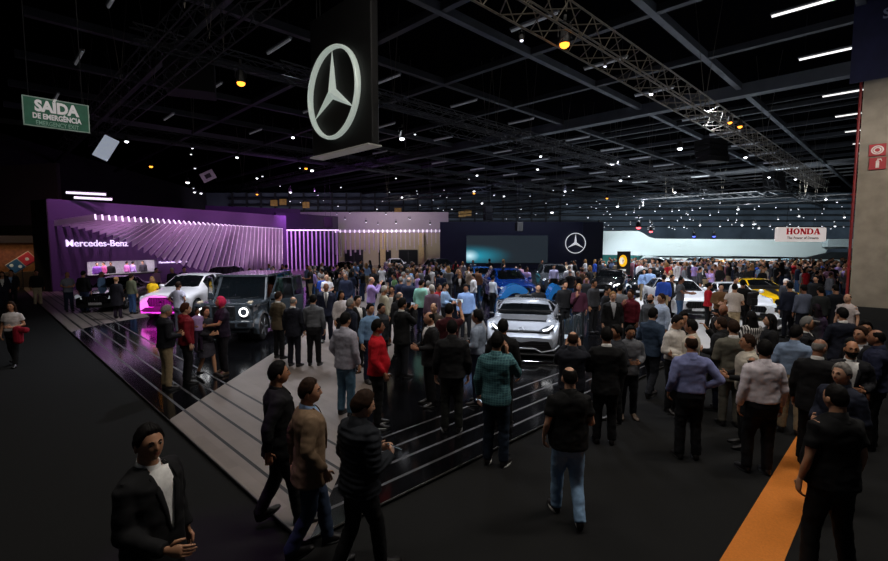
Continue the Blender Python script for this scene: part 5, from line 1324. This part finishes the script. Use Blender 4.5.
N(497, 333, 1.84, 2.75, 'person in teal checked shirt and dark jeans, hand at ear', top='untucked', topc=check_cloth(), leg='#1a2534', hair='short', hairc='black', al='down', ar='ear', sole='#d0d0cc', phone=('l', 'smartphone glowing orange in the hand of the checked shirt', 1.2))
N(570, 367, 1.72, PI, 'person in black polo and pale blue jeans with a bald spot, from behind', top='polo', topc='#0b0b0c', leg='#86a6c8', hair='balding', belly=.9, al='relaxed', ar='front', legs='walk', sole='#b8b4ae')
N(573, 332, 1.72, 2.85, 'balding person in navy jacket photographing the silver car', top='jacket', topc='#14161f', leg='black', hair='balding', hairc='brown', al='raised', ar='raised', phone=('l', 'smartphone raised in front of the silver car nose', .8))
N(607, 328, 1.78, 2.9, 'person in black suit seen from behind beside the young one in grey shirt', top='suit', topc='#0c0c0e', leg='black', hair='short', inner='white', al='front', ar='front')
N(617, 326, 1.66, -1.4, 'person in dark shirt facing left, half hidden behind the black suit', top='shirt', topc='charcoal', leg='black', hair='full', al='relaxed', ar='relaxed')
N(630, 325, 1.64, -.1, 'young person in grey shirt facing the camera, hands held in front', top='untucked', topc='#5c5d62', leg='#15161b', hair='short', al='front', ar='front', nod=.25, skinc='#9a6a4e', shoe='#5a4a3c')
N(653, 308, 1.78, 2.2, 'bearded person in dark blue shirt and dark trousers facing right', top='untucked', topc='#2b3a4e', leg='#14161d', hair='short', beard=1, al='front', ar='relaxed', legs='walk')
N(676, 315, 1.77, .5, 'person in open-necked white shirt facing the camera, holding a phone', top='shirt', topc='#c8c2bc', leg='black', hair='short', al='front', ar='front', nod=.25, phone=('r', 'smartphone in the hands of the open-necked white shirt', .4), belly=.2)
N(692, 320, 1.74, -2.3, 'person in cream shirt facing left beside the open-necked white shirt', top='shirt', topc='#c4b9a8', leg='black', hair='short', al='front', ar='front')
N(683, 313, 1.70, .2, 'dark haired person in black behind the white and cream shirts', top='jacket', topc='black', leg='black', hair='full')
N(692, 336, 1.76, PI - .15, 'person in periwinkle shirt with thinning hair seen from behind, hand on hip', top='shirt', topc='#787eaa', leg='#0f1014', hair='balding', hairc='brown', belly=.6, al='relaxed', ar='hip')
N(734, 321, 1.77, 2.9, 'person in olive grey suit seen from behind', top='suit', topc='#5d5a50', leg='#57544c', hair='short', hairc='brown', al='front', ar='front')
N(722, 318, 1.70, -2.5, 'person in black coat to the left of the olive grey suit', top='coat', topc='black', leg='navy', hair='short', hairc='brown', al='front', ar='raised')
N(724, 304, 1.76, -1.1, 'bald person in dark brown jacket facing left with hands raised', top='jacket', topc='#1e1815', leg='black', hair='none', al='raised', ar='front', skinc='#8a5a40')
N(749, 335, 1.70, -1.9, 'person in cream vest over black sleeves facing left', top='vest', topc='#b3aa9c', inner='black', leg='black', hair='short', hairc='brown', al='front', ar='front')
N(765, 341, 1.78, PI - .1, 'person in large white shirt and black trousers seen from behind', top='shirt', topc='#cfc6cc', leg='#0c0c10', hair='short', belly=.9, al='down', ar='down', legs='relax', turn=-.4)
N(796, 326, 1.74, 2.3, 'person in light blue shirt and khaki trousers facing away right', top='shirt', topc='#7688a2', leg='#8d7d64', hair='short', belly=.5, al='relaxed', ar='relaxed', turn=-.3)
N(807, 317, 1.76, .9, 'person in grey flat cap and black suit facing right', top='suit', topc='#15151a', leg='black', hair='cap', hairc='#6a6866', inner='white', tie=1)
N(819, 339, 1.76, 2.2, 'balding person in black suit facing right, back to camera, beside khaki trousers', top='suit', topc='#0d0d10', leg='black', hair='bald', hairc='grey', belly=.6, inner='white', turn=-.35)
N(852, 341, 1.70, -.5, 'balding bearded person in dark suit facing camera at right', top='suit', topc='#131318', leg='black', hair='bald', inner='white', beard=1, al='front', ar='front')
N(862, 327, 1.78, -1.3, 'tall person in dark suit facing left at the right edge', top='suit', topc='#101016', leg='black', hair='short', hairc='brown', inner='ltgrey')
N(843, 364, 1.70, -1.3, 'grey haired person in navy jacket facing left behind the black polo back', top='jacket', topc='#171b2a', leg='black', hair='short', hairc='grey', al='front', ar='front')
N(838, 385, 1.80, PI + .05, 'big person in black short-sleeved shirt seen from behind on the orange strip', top='polo', topc='#0b0b0d', leg='#0c0c0e', hair='buzz', belly=.8, al='down', ar='down', legs='wide')
N(878, 330, 1.78, -2.4, 'balding person in navy jacket at the far right edge', top='jacket', topc='#191d33', leg='black', hair='balding')
N(866, 322, 1.70, -.6, 'dark haired person in black peering over shoulders at the right edge', top='jacket', topc='black', leg='black', hair='full')
N(843, 308, 1.80, PI, 'person in dark navy suit walking away in front of the pillar', top='suit', topc='#161a28', leg='#141722', hair='short', legs='walk', al='swingf', ar='swingb')
N(771, 315, 1.70, -2.0, 'long haired person in black top facing left', top='sweater', topc='black', leg='black', hair='long', fem=1)
N(752, 312, 1.66, PI, 'long haired person in black and white striped top', top='sweater', topc=striped('#101012', '#c0bcba'), leg='black', hair='long', fem=1)
N(817, 305, 1.64, PI, 'long haired person in charcoal top by the pale striped floor', top='jacket', topc='charcoal', leg='black', hair='long', fem=1)
# --- left and stage groups
N(11, 302, 1.60, .3, 'person in white top and black trousers with red jacket over the arm at far left', top='teein', topc='#bcb4b2', leg='black', hair='long', hairc='brown', fem=1, al='front', ar='down', legs='walk', lod=0)
tag(obj('jacket', MB().cbox((0, 0, 0), (.20, .16, .44), .07).cbox((.12, .0, .12), (.26, .14, .14), .05), cloth('#8a1428')), 'red jacket draped over the arm of the person at far left', 'jacket').location = at_head(11, 302, 1.6) + Vector((.32, -.22, .82))
N(164, 305, 1.74, 2.4, 'person in black sweater and khaki trousers, back to camera', top='sweater', topc='#121218', leg='#86755a', hair='short', hairc='grey', belly=.4, al='front', ar='front', nod=.3)
N(185, 304, 1.70, 2.2, 'person in red hooded jacket and black trousers', top='hoodie', topc='#6e0f1c', leg='black', hair='full', hairc='auburn', al='bent', ar='down', legs='wide')
N(205, 307, 1.58, 1.2, 'person in short grey skirt with bare legs holding a child', top='sweater', topc='#242329', leg='#3c3a44', bottom='skirt', hair='long', hairc='brown', fem=1, al='front', ar='front', legs='walk', lod=0)
N(197, 308, .95, 1.0, 'small child in pale lilac top carried in arms', dep=10.15, top='tee', topc='#a488b8', leg='#2a1c30', hair='short', hairc='brown', al='bent', ar='bent', lod=1)
bpy.data.objects[[o.name for o in bpy.data.objects if o.get('label') == 'small child in pale lilac top carried in arms'][0]].location.z += .62
N(221, 297, 1.78, -.9, 'person with hair coloured pink as magenta-lit, in dark purple polo, holding out an arm', top='polo', topc='#1e1426', leg='#121016', hair='hood', hairc='#d8305e', al='reach', ar='bent', belly=.6, shoe='#5b4632')  # magenta light on the hair is put into the shell's pink colour
N(278, 292, 1.74, 2.6, 'person in olive brown suit looking at the boxy off-road car', top='suit', topc='#4f4536', leg='#191a1c', hair='short', hairc='brown', inner='white', al='front', ar='front')
N(293, 297, 1.70, 2.9, 'bald person in dark navy suit by the boxy off-road car', top='suit', topc='#14151f', leg='#14151f', hair='bald', hairc='grey', belly=.4)
N(313, 295, 1.74, PI, 'person in grey shirt and black trousers from behind, right of the navy suit', top='shirt', topc='#57595e', leg='#0f1013', hair='short')
N(326, 283, 1.80, .2, 'bald person in navy suit with grey tie facing the camera', top='suit', topc='#1c2033', leg='#181b2a', hair='none', inner='white', tie=1, tiec='grey', lod=0)
N(341, 291, 1.66, .8, 'long dark haired person in white sleeves beside the navy suit', top='shirt', topc='#b8b0b0', leg='black', hair='long', fem=1)
N(350, 299, 1.72, 2.2, 'person in dark navy jacket facing away near the white sleeves', top='jacket', topc='#141826', leg='black', hair='short', hairc='grey')
N(357, 296, 1.74, .9, 'person in black suit facing right in the near crowd', top='suit', topc='#101014', leg='black', hair='short')
N(370, 304, 1.70, .8, 'person in light denim blue shirt in the near crowd', top='shirt', topc='#6d8cae', leg='navy', hair='short')
N(381, 304, 1.64, 1.0, 'person in dark grey top right beside the denim blue shirt', top='jacket', topc='#26282c', leg='black', hair='short')
N(384, 286, 1.76, 2.0, 'grey haired person in cream shirt seen from behind', top='shirt', topc='#a8a28e', leg='charcoal', hair='short', hairc='white', belly=.5)
N(392, 286, 1.70, -.2, 'person in black suit and white shirt facing camera beside the cream shirt', top='suit', topc='black', leg='black', hair='short', inner='white')
N(399, 292, 1.72, 2.4, 'bald person in charcoal jacket facing away, centre crowd', top='jacket', topc='charcoal', leg='black', hair='bald', hairc='grey')
N(421, 280, 1.76, 2.6, 'person in mint green shirt seen from behind', top='untucked', topc='mint', leg='navy', hair='short')
N(432, 285, 1.74, -2.6, 'grey haired person in mauve shirt with a red one beside', top='untucked', topc='#6b5568', leg='charcoal', hair='short', hairc='white', belly=.8)
N(439, 284, 1.66, .6, 'person in red t-shirt partly behind the mauve shirt', top='tee', topc='#a02028', leg='navy', hair='short')
N(441, 296, 1.30, .3, 'child in white printed t-shirt standing before the mauve shirt', top='tee', topc='#b9bcc6', leg='denim', hair='short')
N(434, 303, 1.66, -.4, 'balding person with tanned face looking at the camera, centre crowd', top='jacket', topc='#3b342e', leg='black', hair='balding')
N(445, 283, 1.72, 1.3, 'person in light blue shirt facing right, centre stage', top='shirt', topc='#86a0c0', leg='black', hair='short', al='reach', ar='front')
N(466, 284, 1.74, -.1, 'person in light blue shirt standing alone facing the camera', top='untucked', topc='#7f9ccc', leg='#14161c', hair='short', nod=.2)
N(471, 268, 1.74, PI, 'person in beige top and jeans from behind, below the video screen', top='sweater', topc='#a08c7c', leg='denim', hair='short')
N(477, 268, 1.74, PI, 'person in tan brown top and jeans from behind, below the video screen', top='sweater', topc='#8a6048', leg='denim', hair='short')
N(503, 267, 1.76, 2.4, 'person in grey jacket leaning by the deep blue car', top='jacket', topc='#3a3a3c', leg='charcoal', hair='short')
N(493, 276, 1.6, 2.2, 'person in white shirt at the deep blue car', top='shirt', topc='#c0c4cc', leg='black', hair='short', al='reach')
N(527, 267, 1.74, .4, 'person in lilac shirt right of the deep blue car roof', top='shirt', topc='#a890c0', leg='black', hair='short')
N(520, 266, 1.70, PI, 'person in pale pink top beside the lilac shirt', dep=28.2, top='tee', topc='#b890a8', leg='black', hair='short')
N(554, 265, 1.74, 0, 'person in pale lavender shirt standing before the black wall', top='shirt', topc='#a8a4c8', leg='black', hair='short')
N(538, 284, 1.70, 0, 'person in black jacket standing between the two blue arches', top='jacket', topc='#0f1014', leg='black', hair='short')
N(565, 281, 1.78, .2, 'person in black leather jacket standing at the silver car tail', top='jacket', topc='#131315', leg='black', hair='full')
N(579, 284, 1.70, -.3, 'blond person in maroon shirt with hand at chin', top='untucked', topc='#3a1626', leg='black', hair='short', hairc='blond', ar='chin')
N(594, 280, 1.78, .6, 'person in grey jacket behind the maroon shirt', top='jacket', topc='#37373b', leg='black', hair='short')
N(607, 287, 1.68, .9, 'person in black jacket with pale grey hood', top='hoodie', topc='#17171a', leg='black', hair='short')
N(613, 292, 1.72, -.1, 'person with fair hair in black jacket over grey sweater facing camera', top='suit', topc='#111113', leg='#5a5a60', hair='short', hairc='blond', inner='ltgrey', lod=0)
N(620, 285, 1.74, 2.7, 'person in light grey jacket behind the fair haired one', top='jacket', topc='#7c7e84', leg='charcoal', hair='short')
N(631, 290, 1.74, -1.0, 'person in wine red jacket with hand at mouth facing left', top='jacket', topc='#54101e', leg='black', hair='short', hairc='brown', ar='chin')
N(651, 294, 1.70, -.9, 'bearded person in grey shirt behind the wine red jacket', top='shirt', topc='#4a4c50', leg='black', hair='balding', beard=1)
N(662, 294, 1.74, -1.4, 'grey haired person in pale blue shirt facing left', top='shirt', topc='#a9b8d2', leg='navy', hair='short', hairc='brown')
N(664, 275, 1.76, 2.9, 'person in royal blue shirt and tan trousers', top='shirt', topc='royal', leg='khaki', hair='short')
N(672, 275, 1.74, .6, 'person in black suit right of the royal blue shirt', top='suit', topc='black', leg='black', hair='short', inner='white')
N(681, 277, 1.74, .9, 'person in grey t-shirt bending at the white small car', top='tee', topc='#56585e', leg='denim', hair='short', al='reach', ar='reach')
N(700, 271, 1.72, 1.0, 'person in dark shirt stretching an arm behind the white small car', dep=24.6, top='shirt', topc='#2c2e34', leg='black', hair='short', al='reach')
N(709, 283, 1.62, 1.2, 'person in bright red top and black trousers by the white small car', top='sweater', topc='#b01624', leg='black', hair='bun', fem=1, al='bent', ar='down')
N(721, 284, 1.66, -.3, 'person in tan brown jacket by the white small car', top='jacket', topc='#6a4c30', leg='black', hair='short', al='front', ar='front')
N(735, 284, 1.76, 2.6, 'person in pale cream t-shirt and khaki trousers from behind', top='tee', topc='#bfb2a8', leg='#b09c7c', hair='short', al='relaxed', ar='bent')
N(743, 280, 1.80, 2.7, 'person in black suit with a black backpack beside the cream t-shirt', top='suit', topc='black', leg='black', hair='short')
N(736, 277, 1.7, .3, 'person in bright white shirt behind the black suit', top='shirt', topc='white', leg='black', hair='short')
N(765, 273, 1.7, .2, 'person in white t-shirt behind the yellow car', dep=26, top='tee', topc='white', leg='charcoal', hair='short')
N(786, 279, 1.64, .2, 'person in dark jacket and white cap beside the yellow car', top='jacket', topc='charcoal', leg='black', hair='cap', hairc='white')
N(790, 283, 1.78, PI, 'person in dark navy jacket from behind on the pale striped floor, left of two', top='jacket', topc='#1d2233', leg='#12151f', hair='short')
N(804, 285, 1.76, PI, 'person in grey blue jumper from behind on the pale striped floor, right of two', top='sweater', topc='#5d6478', leg='#12151f', hair='short')
N(821, 287, 1.74, PI, 'person in dark green grey jacket from behind beyond the striped floor', top='jacket', topc='#26292a', leg='#1d1e20', hair='short')
N(836, 285, 1.78, PI, 'person in black coat from behind left of the pillar', top='coat', topc='#12141c', leg='black', hair='short')
N(848, 294, 1.72, -1.2, 'bald person in white t-shirt at the foot of the pillar', top='tee', topc='#c2b6b4', leg='charcoal', hair='bald')
N(816, 276, 1.76, -1, 'person in black jacket facing left beyond the striped floor', top='jacket', topc='black', leg='black', hair='short')
N(178, 282, 1.72, PI - .3, 'person in white t-shirt leaning at the white sport utility car door', top='tee', topc='#b9b6c8', leg='#5a5c64', hair='short', hairc='brown', al='hip', ar='hip')
N(67, 272, 1.74, 1.0, 'person in grey polo and dark jeans at left by the purple wall', top='polo', topc='#71727e', leg='#1a2034', hair='bald', al='front', ar='front')
N(83, 271, 1.80, PI, 'person in black jacket and jeans from behind at left', top='jacket', topc='#121216', leg='#24304a', hair='short')
N(116, 277, 1.66, PI, 'person in black coat with tied fair hair from behind', top='coat', topc='#100d14', leg='#1d1220', hair='bun', hairc='blond', fem=1)
N(131, 274, 1.70, 2.8, 'person in olive green sweater and jeans at the black sedan', top='sweater', topc='#5d5f4a', leg='#2e4468', hair='short', hairc='brown')
N(152, 277, 1.62, 0, 'person in bright yellow top behind the white sport utility car', top='teein', topc='#e8b818', leg='black', hair='long', hairc='blond', fem=1)
N(101, 272, 1.66, 1.8, 'person in light blue shirt bending over the black sedan', top='shirt', topc='#7fa4d4', leg='navy', hair='short', hairc='grey')
N(172, 268, 1.74, 0, 'white haired person in dark jacket before the dark lettering wall', top='jacket', topc='#1d1826', leg='black', hair='short', hairc='white')
N(184, 267, 1.76, .8, 'person in navy jacket facing right near the fan base', top='jacket', topc='#1d2038', leg='black', hair='short')
N(156, 268, 1.70, 1.4, 'person in shirt coloured as lit pink at the right end of the counter', top='shirt', topc='#c890c8', leg='black', hair='short')  # pink light is put into the shirt colour
N(36, 270, 1.74, .9, 'person in black sweater and beige trousers at the left aisle', top='sweater', topc='#121214', leg='#a89a84', hair='short')
N(11, 270, 1.74, .4, 'person in dark suit with lanyard by the food stand', top='suit', topc='#17181f', leg='#17181f', hair='short', inner='ltblue')
N(2, 272, 1.70, .6, 'person in navy suit at the left picture edge by the food stand', top='suit', topc='#1b1e2c', leg='#1b1e2c', hair='long', fem=1)
for i, (x, y, c_) in enumerate(((97, 263.5, 'violet'), (104, 264, 'deep pink'), (111, 263, 'black'), (127, 264, 'pink'), (133, 263, 'pale lilac'), (143, 264, 'dark grey'))):
    q, s_ = wall_hit(x, 268, -1.3 - .3 * (i % 2)); q.z = 0
    person(q, (.9, -.5, .3, 2.8, 2.9, .2)[i], 1.70, 'person in %s top inside the bright counter opening, %s' % (c_, ('far left', 'second from left', 'third from left', 'middle, back turned', 'broad back turned', 'far right')[i]), top='shirt',
           topc={'violet': '#8a50b8', 'deep pink': '#c85a90', 'black': 'black', 'pink': '#c870b8', 'pale lilac': '#b894d8', 'dark grey': '#3a3640'}[c_], leg='black', hair='short', group='people inside the counter opening')
tag(obj('backpack', MB().cbox((0, 0, 0), (.32, .2, .46), .08).cbox((0, -.1, -.08), (.24, .08, .24), .04), mat('backpack_black', '#0c0c0e', .8)), 'black backpack carried by the person in black suit near the white coupe', 'backpack').location = at_head(743, 280, 1.8) + Vector((.17, -.26, 1.18))
# --- the crowd between and behind
rng = random.Random(11)
TOPS = [('black', '#121215', 34), ('charcoal', '#2a2b30', 18), ('navy', '#1b2238', 16), ('white', '#cfcdd0', 11), ('light blue', '#86a2cc', 7), ('grey', '#6b6d74', 9), ('pale pink', '#c898b8', 5), ('lilac', '#a088c4', 5),  # pale pink and lilac have coloured light put into the cloth colour
        ('red', '#a81c28', 3), ('maroon', '#561420', 3), ('beige', '#b8a58c', 4), ('teal', '#35707a', 2), ('green', '#4c6a44', 2), ('brown', '#4c3626', 3), ('royal blue', '#2c4fae', 2)]
TW = [t for t in TOPS for _ in range(t[2])]
GARM = [('jacket', 'jacket'), ('shirt', 'shirt'), ('tee', 't-shirt'), ('sweater', 'sweater'), ('suit', 'suit jacket')]
LEGC = [('black', '#111114'), ('dark jeans', '#232f48'), ('grey trousers', '#4a4b50'), ('khaki trousers', '#8d7c60'), ('blue jeans', '#3f5f8c')]
HAIRS = [('short', 'black', 'dark-haired'), ('short', 'brown', 'brown-haired'), ('short', 'grey', 'grey-haired'), ('long', 'black', 'long-haired dark'), ('bald', 'grey', 'bald'), ('long', 'blond', 'long-haired fair')]
POSES = [('down', 'down', 'arms down'), ('front', 'front', 'hands in front'), ('raised', 'raised', 'phone hands raised'), ('relaxed', 'front', 'one hand in front'), ('pocket', 'pocket', 'hands in pockets')]
def zone(x, d):
    for a, n in ((225, 'near the purple wall'), (285, 'below the fanned slats'), (338, 'below the upright slats'), (372, 'by the left doorway'), (397, 'by the middle doorway'), (440, 'by the right doorway'),
                 (466, 'below the black wall end'), (548, 'below the video screen'), (602, 'below the white star'), (640, 'by the emblem tower'), (690, 'below the white fascia'), (745, 'behind the white cars'), (800, 'below the red-lettered sign'), (900, 'near the pillar')):
        if x < a: return n + (', far back' if d > 29 else ', midway' if d > 21 else ', nearer')
KEEP = [(205, 300, 21), (125, 205, 24), (476, 575, 22), (605, 641, 34.5), (680, 795, 25), (455, 476, 19), (640, 700, 22)]
used_l = {}
n_r = 0; tries = 0
NEAR_L = 'x'
while n_r < 205 and tries < 6000:
    tries += 1
    x = rng.uniform(232, 860); d = 15 + 21 * rng.random() ** .9
    if x < 605 and d > 35: continue
    if x < 300 and d > 30: continue
    if d < 21 and (rng.random() < .45 or x > 640 or x < 300): continue
    if any(a < x < b and d < c for a, b, c in KEEP): continue
    p = Vector(((x - CX) / F * d, d, 0)); p.z = floor_z(p.x, p.y)
    if (p - WA).dot(wn) < 3.4 and (p - WA).dot(we) < WL + 1: continue
    if any((p.x - a) ** 2 + (p.y - b) ** 2 < c * c for a, b, c in CAR_CLEAR): continue
    if any((p.x - a) ** 2 + (p.y - b) ** 2 < .30 for a, b in SPOTS_TAKEN): continue
    if (p.x - R0.x) ** 2 + (p.y - R0.y) ** 2 < 0: continue
    for k in range(40):
        tn_, tc_, _ = rng.choice(TW); g = rng.choice(GARM); lg_ = rng.choice(LEGC); hr = rng.choice(HAIRS); po = rng.choice(POSES)
        yaw = rng.choice([('facing camera', rng.uniform(-.5, .5)), ('back turned', PI + rng.uniform(-.5, .5)), ('facing left', -PI / 2 + rng.uniform(-.4, .4)), ('facing right', PI / 2 + rng.uniform(-.4, .4))])
        lab = (hr[2], '%s %s, %s, %s' % (tn_, g[1], yaw[0], zone(x, d)))
        if lab not in used_l: break
    used_l[lab] = 1
    person(p, yaw[1], rng.uniform(1.6, 1.84), lab[0] + ' person in ' + lab[1], top=g[0], topc=tc_, leg=lg_[1], hair=hr[0], hairc=hr[1], al=po[0], ar=po[1], fem=1 if hr[0] == 'long' else 0, group='visitors ' + zone(x, d).split(',')[0])
    n_r += 1
# the uncountable heads beyond
proto_q = [joined(k_, person_meshes(top='shirt', al='down', ar='down', legs='stand', hair=h_, hi=False, lod=1)[0]) for k_, h_ in (('q1', 'short'), ('q2', 'long'))]
q = MB(); QM = ['#b98768', '#15151a', '#20222c', '#8d8f98', '#cfcdd0', '#5c6c90', '#7a4a58', '#0f0d0c']
low = [(0.0, .12, .09), (.8, .16, .12), (1.1, .2, .13), (1.4, .19, .11), (1.47, .06, .06)]
for i in range(620):
    x = rng.uniform(600, 860); d = rng.uniform(30, 40)
    px_, py_ = (x - CX) / F * d, d
    if any((px_ - a) ** 2 + (py_ - b) ** 2 < c * c for a, b, c in CAR_CLEAR): continue
    if 608 < x < 638 and d < 36: continue
    if any((px_ - a) ** 2 + (py_ - b) ** 2 < .25 for a, b in SPOTS_TAKEN): continue
    SPOTS_TAKEN.append((px_, py_)); k = rng.uniform(.92, 1.05); q.mi = rng.choice([1, 1, 2, 2, 3, 3, 4, 4, 4, 5, 6])
    q.loft([[Vector((px_ + rx * math.cos(2 * PI * j / 7), py_ + ry * math.sin(2 * PI * j / 7), STAGE_Z + z * k)) for j in range(7)] for z, rx, ry in low])
    q.mi = 0; q.ell((px_, py_ - .02, STAGE_Z + 1.61 * k), (.085, .1, .125), 7, 5); q.mi = 7; q.ell((px_, py_ + .02, STAGE_Z + 1.66 * k), (.09, .1, .105), 7, 5)
o = obj('crowd', q, [mat('crowd_tone', c, .8, noise_amt=.05) for c in QM], None, True)
tag(o, 'far packed crowd of tiny visitors at the back of the hall', 'crowd', kind='stuff')
K_RIG, K_CAR, K_MAG, K_PUR, K_BG, K_AISLE, K_ROOF, K_FAR = 1.4, 1.8, 2.2, .66, .36, .85, 1.2, 1.2
# ------------------------------------------------------------------ light
w = bpy.data.worlds.new('hall_air'); sc.world = w; w.use_nodes = True
bg = w.node_tree.nodes['Background']; bg.inputs[0].default_value = (.55, .62, .8, 1); bg.inputs[1].default_value = .016
def light(kind, nm, loc, e, col=(1, 1, 1), target=None, size=1, spot=60, blend=.5, sy=None):
    L = bpy.data.lights.new(nm, kind); L.energy = e; L.color = col
    if kind == 'AREA':
        L.size = size
        if sy: L.shape = 'RECTANGLE'; L.size_y = sy
    else: L.shadow_soft_size = size
    if kind == 'SPOT': L.spot_size = math.radians(spot); L.spot_blend = blend
    o = bpy.data.objects.new(nm, L); C.objects.link(o); o.location = loc
    if target is not None: o.rotation_euler = (Vector(target) - Vector(loc)).to_track_quat('-Z', 'Y').to_euler()
    return o
COOL = (.86, .9, 1); WARM = (1, .93, .84)
# rig over the near stage
for x, y, e in ((-9, 20, 1500), (-5, 17, 1500), (0, 16, 900), (3, 17, 1400), (-3, 24, 1700), (5, 25, 1900), (9, 30, 2200), (-8, 32, 2200), (2, 36, 2600), (12, 22, 1700), (13, 36, 2800), (20, 34, 2600), (-2, 46, 3000), (10, 48, 3400), (24, 48, 3600), (34, 50, 3400), (26, 62, 4200), (42, 66, 4200), (6, 62, 2600)):
    light('SPOT', 'rig_spot', (x, y, 9.5), e * K_RIG * (1.7 if x > 8 and y > 28 else 1), COOL, (x * .96, y - 1.5, 0), .25, 95, .7)
# car key lights
light('SPOT', 'car_spot', (2, 8.5, 8.5), 1500 * K_CAR, COOL, (2.4, 14.6, .7), .2, 32, .5)
light('SPOT', 'car_spot', (-10, 12, 9), 1500 * K_CAR, COOL, (-10.4, 19, .8), .2, 34, .5)
light('SPOT', 'car_spot', (-6, 9.5, 8.5), 1700 * K_CAR, COOL, (-6.2, 16, .9), .2, 34, .5)
light('SPOT', 'car_spot', (11, 15, 9), 2200 * K_CAR, COOL, (11.5, 21, .5), .3, 50, .6)
light('SPOT', 'magenta_spot', (-12.3, 13.6, 1.6), 900 * K_MAG, (1, .0, .72), (-11, 18.1, .22), .1, 20, .3)
light('SPOT', 'magenta_spot', (-6.5, 6, 8.8), 260 * K_MAG, (1, .06, .40), (-5.08, 10.3, 1.72), .03, 3.2, .2)
light('SPOT', 'magenta_spot', (8.6, 8, 9), 420 * K_MAG, (.9, .08, .9), (9.1, 11.2, 0), .05, 9, .3)
light('SPOT', 'violet_spot', (-2.8, 4.0, 9), 260 * K_MAG, (.6, .1, .9), (-2.3, 4.2, 0), .1, 16, .8)
# purple wall washes
for t in (.08, .3, .52, .74, .95):
    p = wp_(WL * t, 4.5, 8.6); light('SPOT', 'purple_wash', p, 1350 * K_PUR, (1, .46, .98), wp_(WL * t, 0, 3.6), .3, 75, .8)
for t in (.35, .6, .85, 1.02):
    p = wp_(WL * t, 5.5, 1.9); light('SPOT', 'purple_uplight', p, 520 * K_PUR, (1, .62, 1), wp_(WL * t, 1.5, 3.6), .3, 110, .8)
light('AREA', 'screen_wash', (D(310, 230, 49).x, 47, 7.5), 900 * K_PUR, (.72, .25, 1), (D(310, 240, 56).x, 56, 3), 4)
p = wp_((sA + sB) / 2, -1.2, zop + .2); light('AREA', 'counter_lamp', p, 110, (1, .9, 1), p - Vector((0, 0, 1)), 4, sy=1.2).rotation_euler = (0, 0, WANG)
# beige wall, white stand
light('AREA', 'beige_wash', (D(390, 230, 57).x, 56.5, 8.2), 1300 * K_BG, WARM, (D(390, 240, 64).x, 64, 3.5), 6, sy=1)
light('AREA', 'stand_wash', (D(720, 245, 60).x, 57, 9.5), 12500 * K_BG, (.9, .98, 1), (D(720, 248, 66).x, 66, 2.5), 22, sy=2)
for x_, e_, c_ in ((-30, 700, (.85, .75, 1)), (10, 600, (.75, .85, 1)), (50, 900, (.7, .88, 1)), (85, 700, (.7, .88, 1))): light('AREA', 'far_wall_fill', (x_, 92, 5.5), e_ * K_FAR, c_, (x_, 104, 10), 30, sy=1.5)  # added fill areas, no fixtures, to brighten the far wall
light('AREA', 'video_wall_fill', (D(520, 240, 50).x, 49, 9), 260, (.6, .66, 1), (D(520, 240, 56).x, 56, 3), 16, sy=1)  # added fill area, no fixture, to lift the dark video wall
light('AREA', 'food_stand_lamp', (D(12, 255, 30).x, 29.5, 4.2), 60, (1, .7, .4), (D(12, 265, 32).x, 32, 1.8), 3)
# hall lamps over the aisles
for x, y, e in ((-9, 6, 100), (-2, 3.5, 190), (2, 4, 260), (7, 6, 420), (12, 9, 300), (-2, 9, 260)):
    light('AREA', 'aisle_lamp', (x, y, 11.9), e * K_AISLE, WARM, (x, y, 0), 2.4, sy=.4)
light('AREA', 'roof_fill', (20, 50, 6.5), 900 * K_ROOF, (.8, .88, 1), (20, 50, 14), 30, sy=30)  # both roof areas: added upward fill with no fixture, lifts the roof
light('AREA', 'roof_fill', (16, 20, 6.5), 160 * K_ROOF, (.85, .9, 1), (16, 20, 14), 14, sy=14)
light('SPOT', 'pillar_lamp', (14, 11, 9), 1500, WARM, (17.2, 18.6, 5), .3, 60, .8)
sc.view_settings.view_transform = 'Standard'; sc.view_settings.look = 'None'; sc.view_settings.gamma = 1; sc.view_settings.use_curve_mapping = False
sc.view_settings.exposure = 0
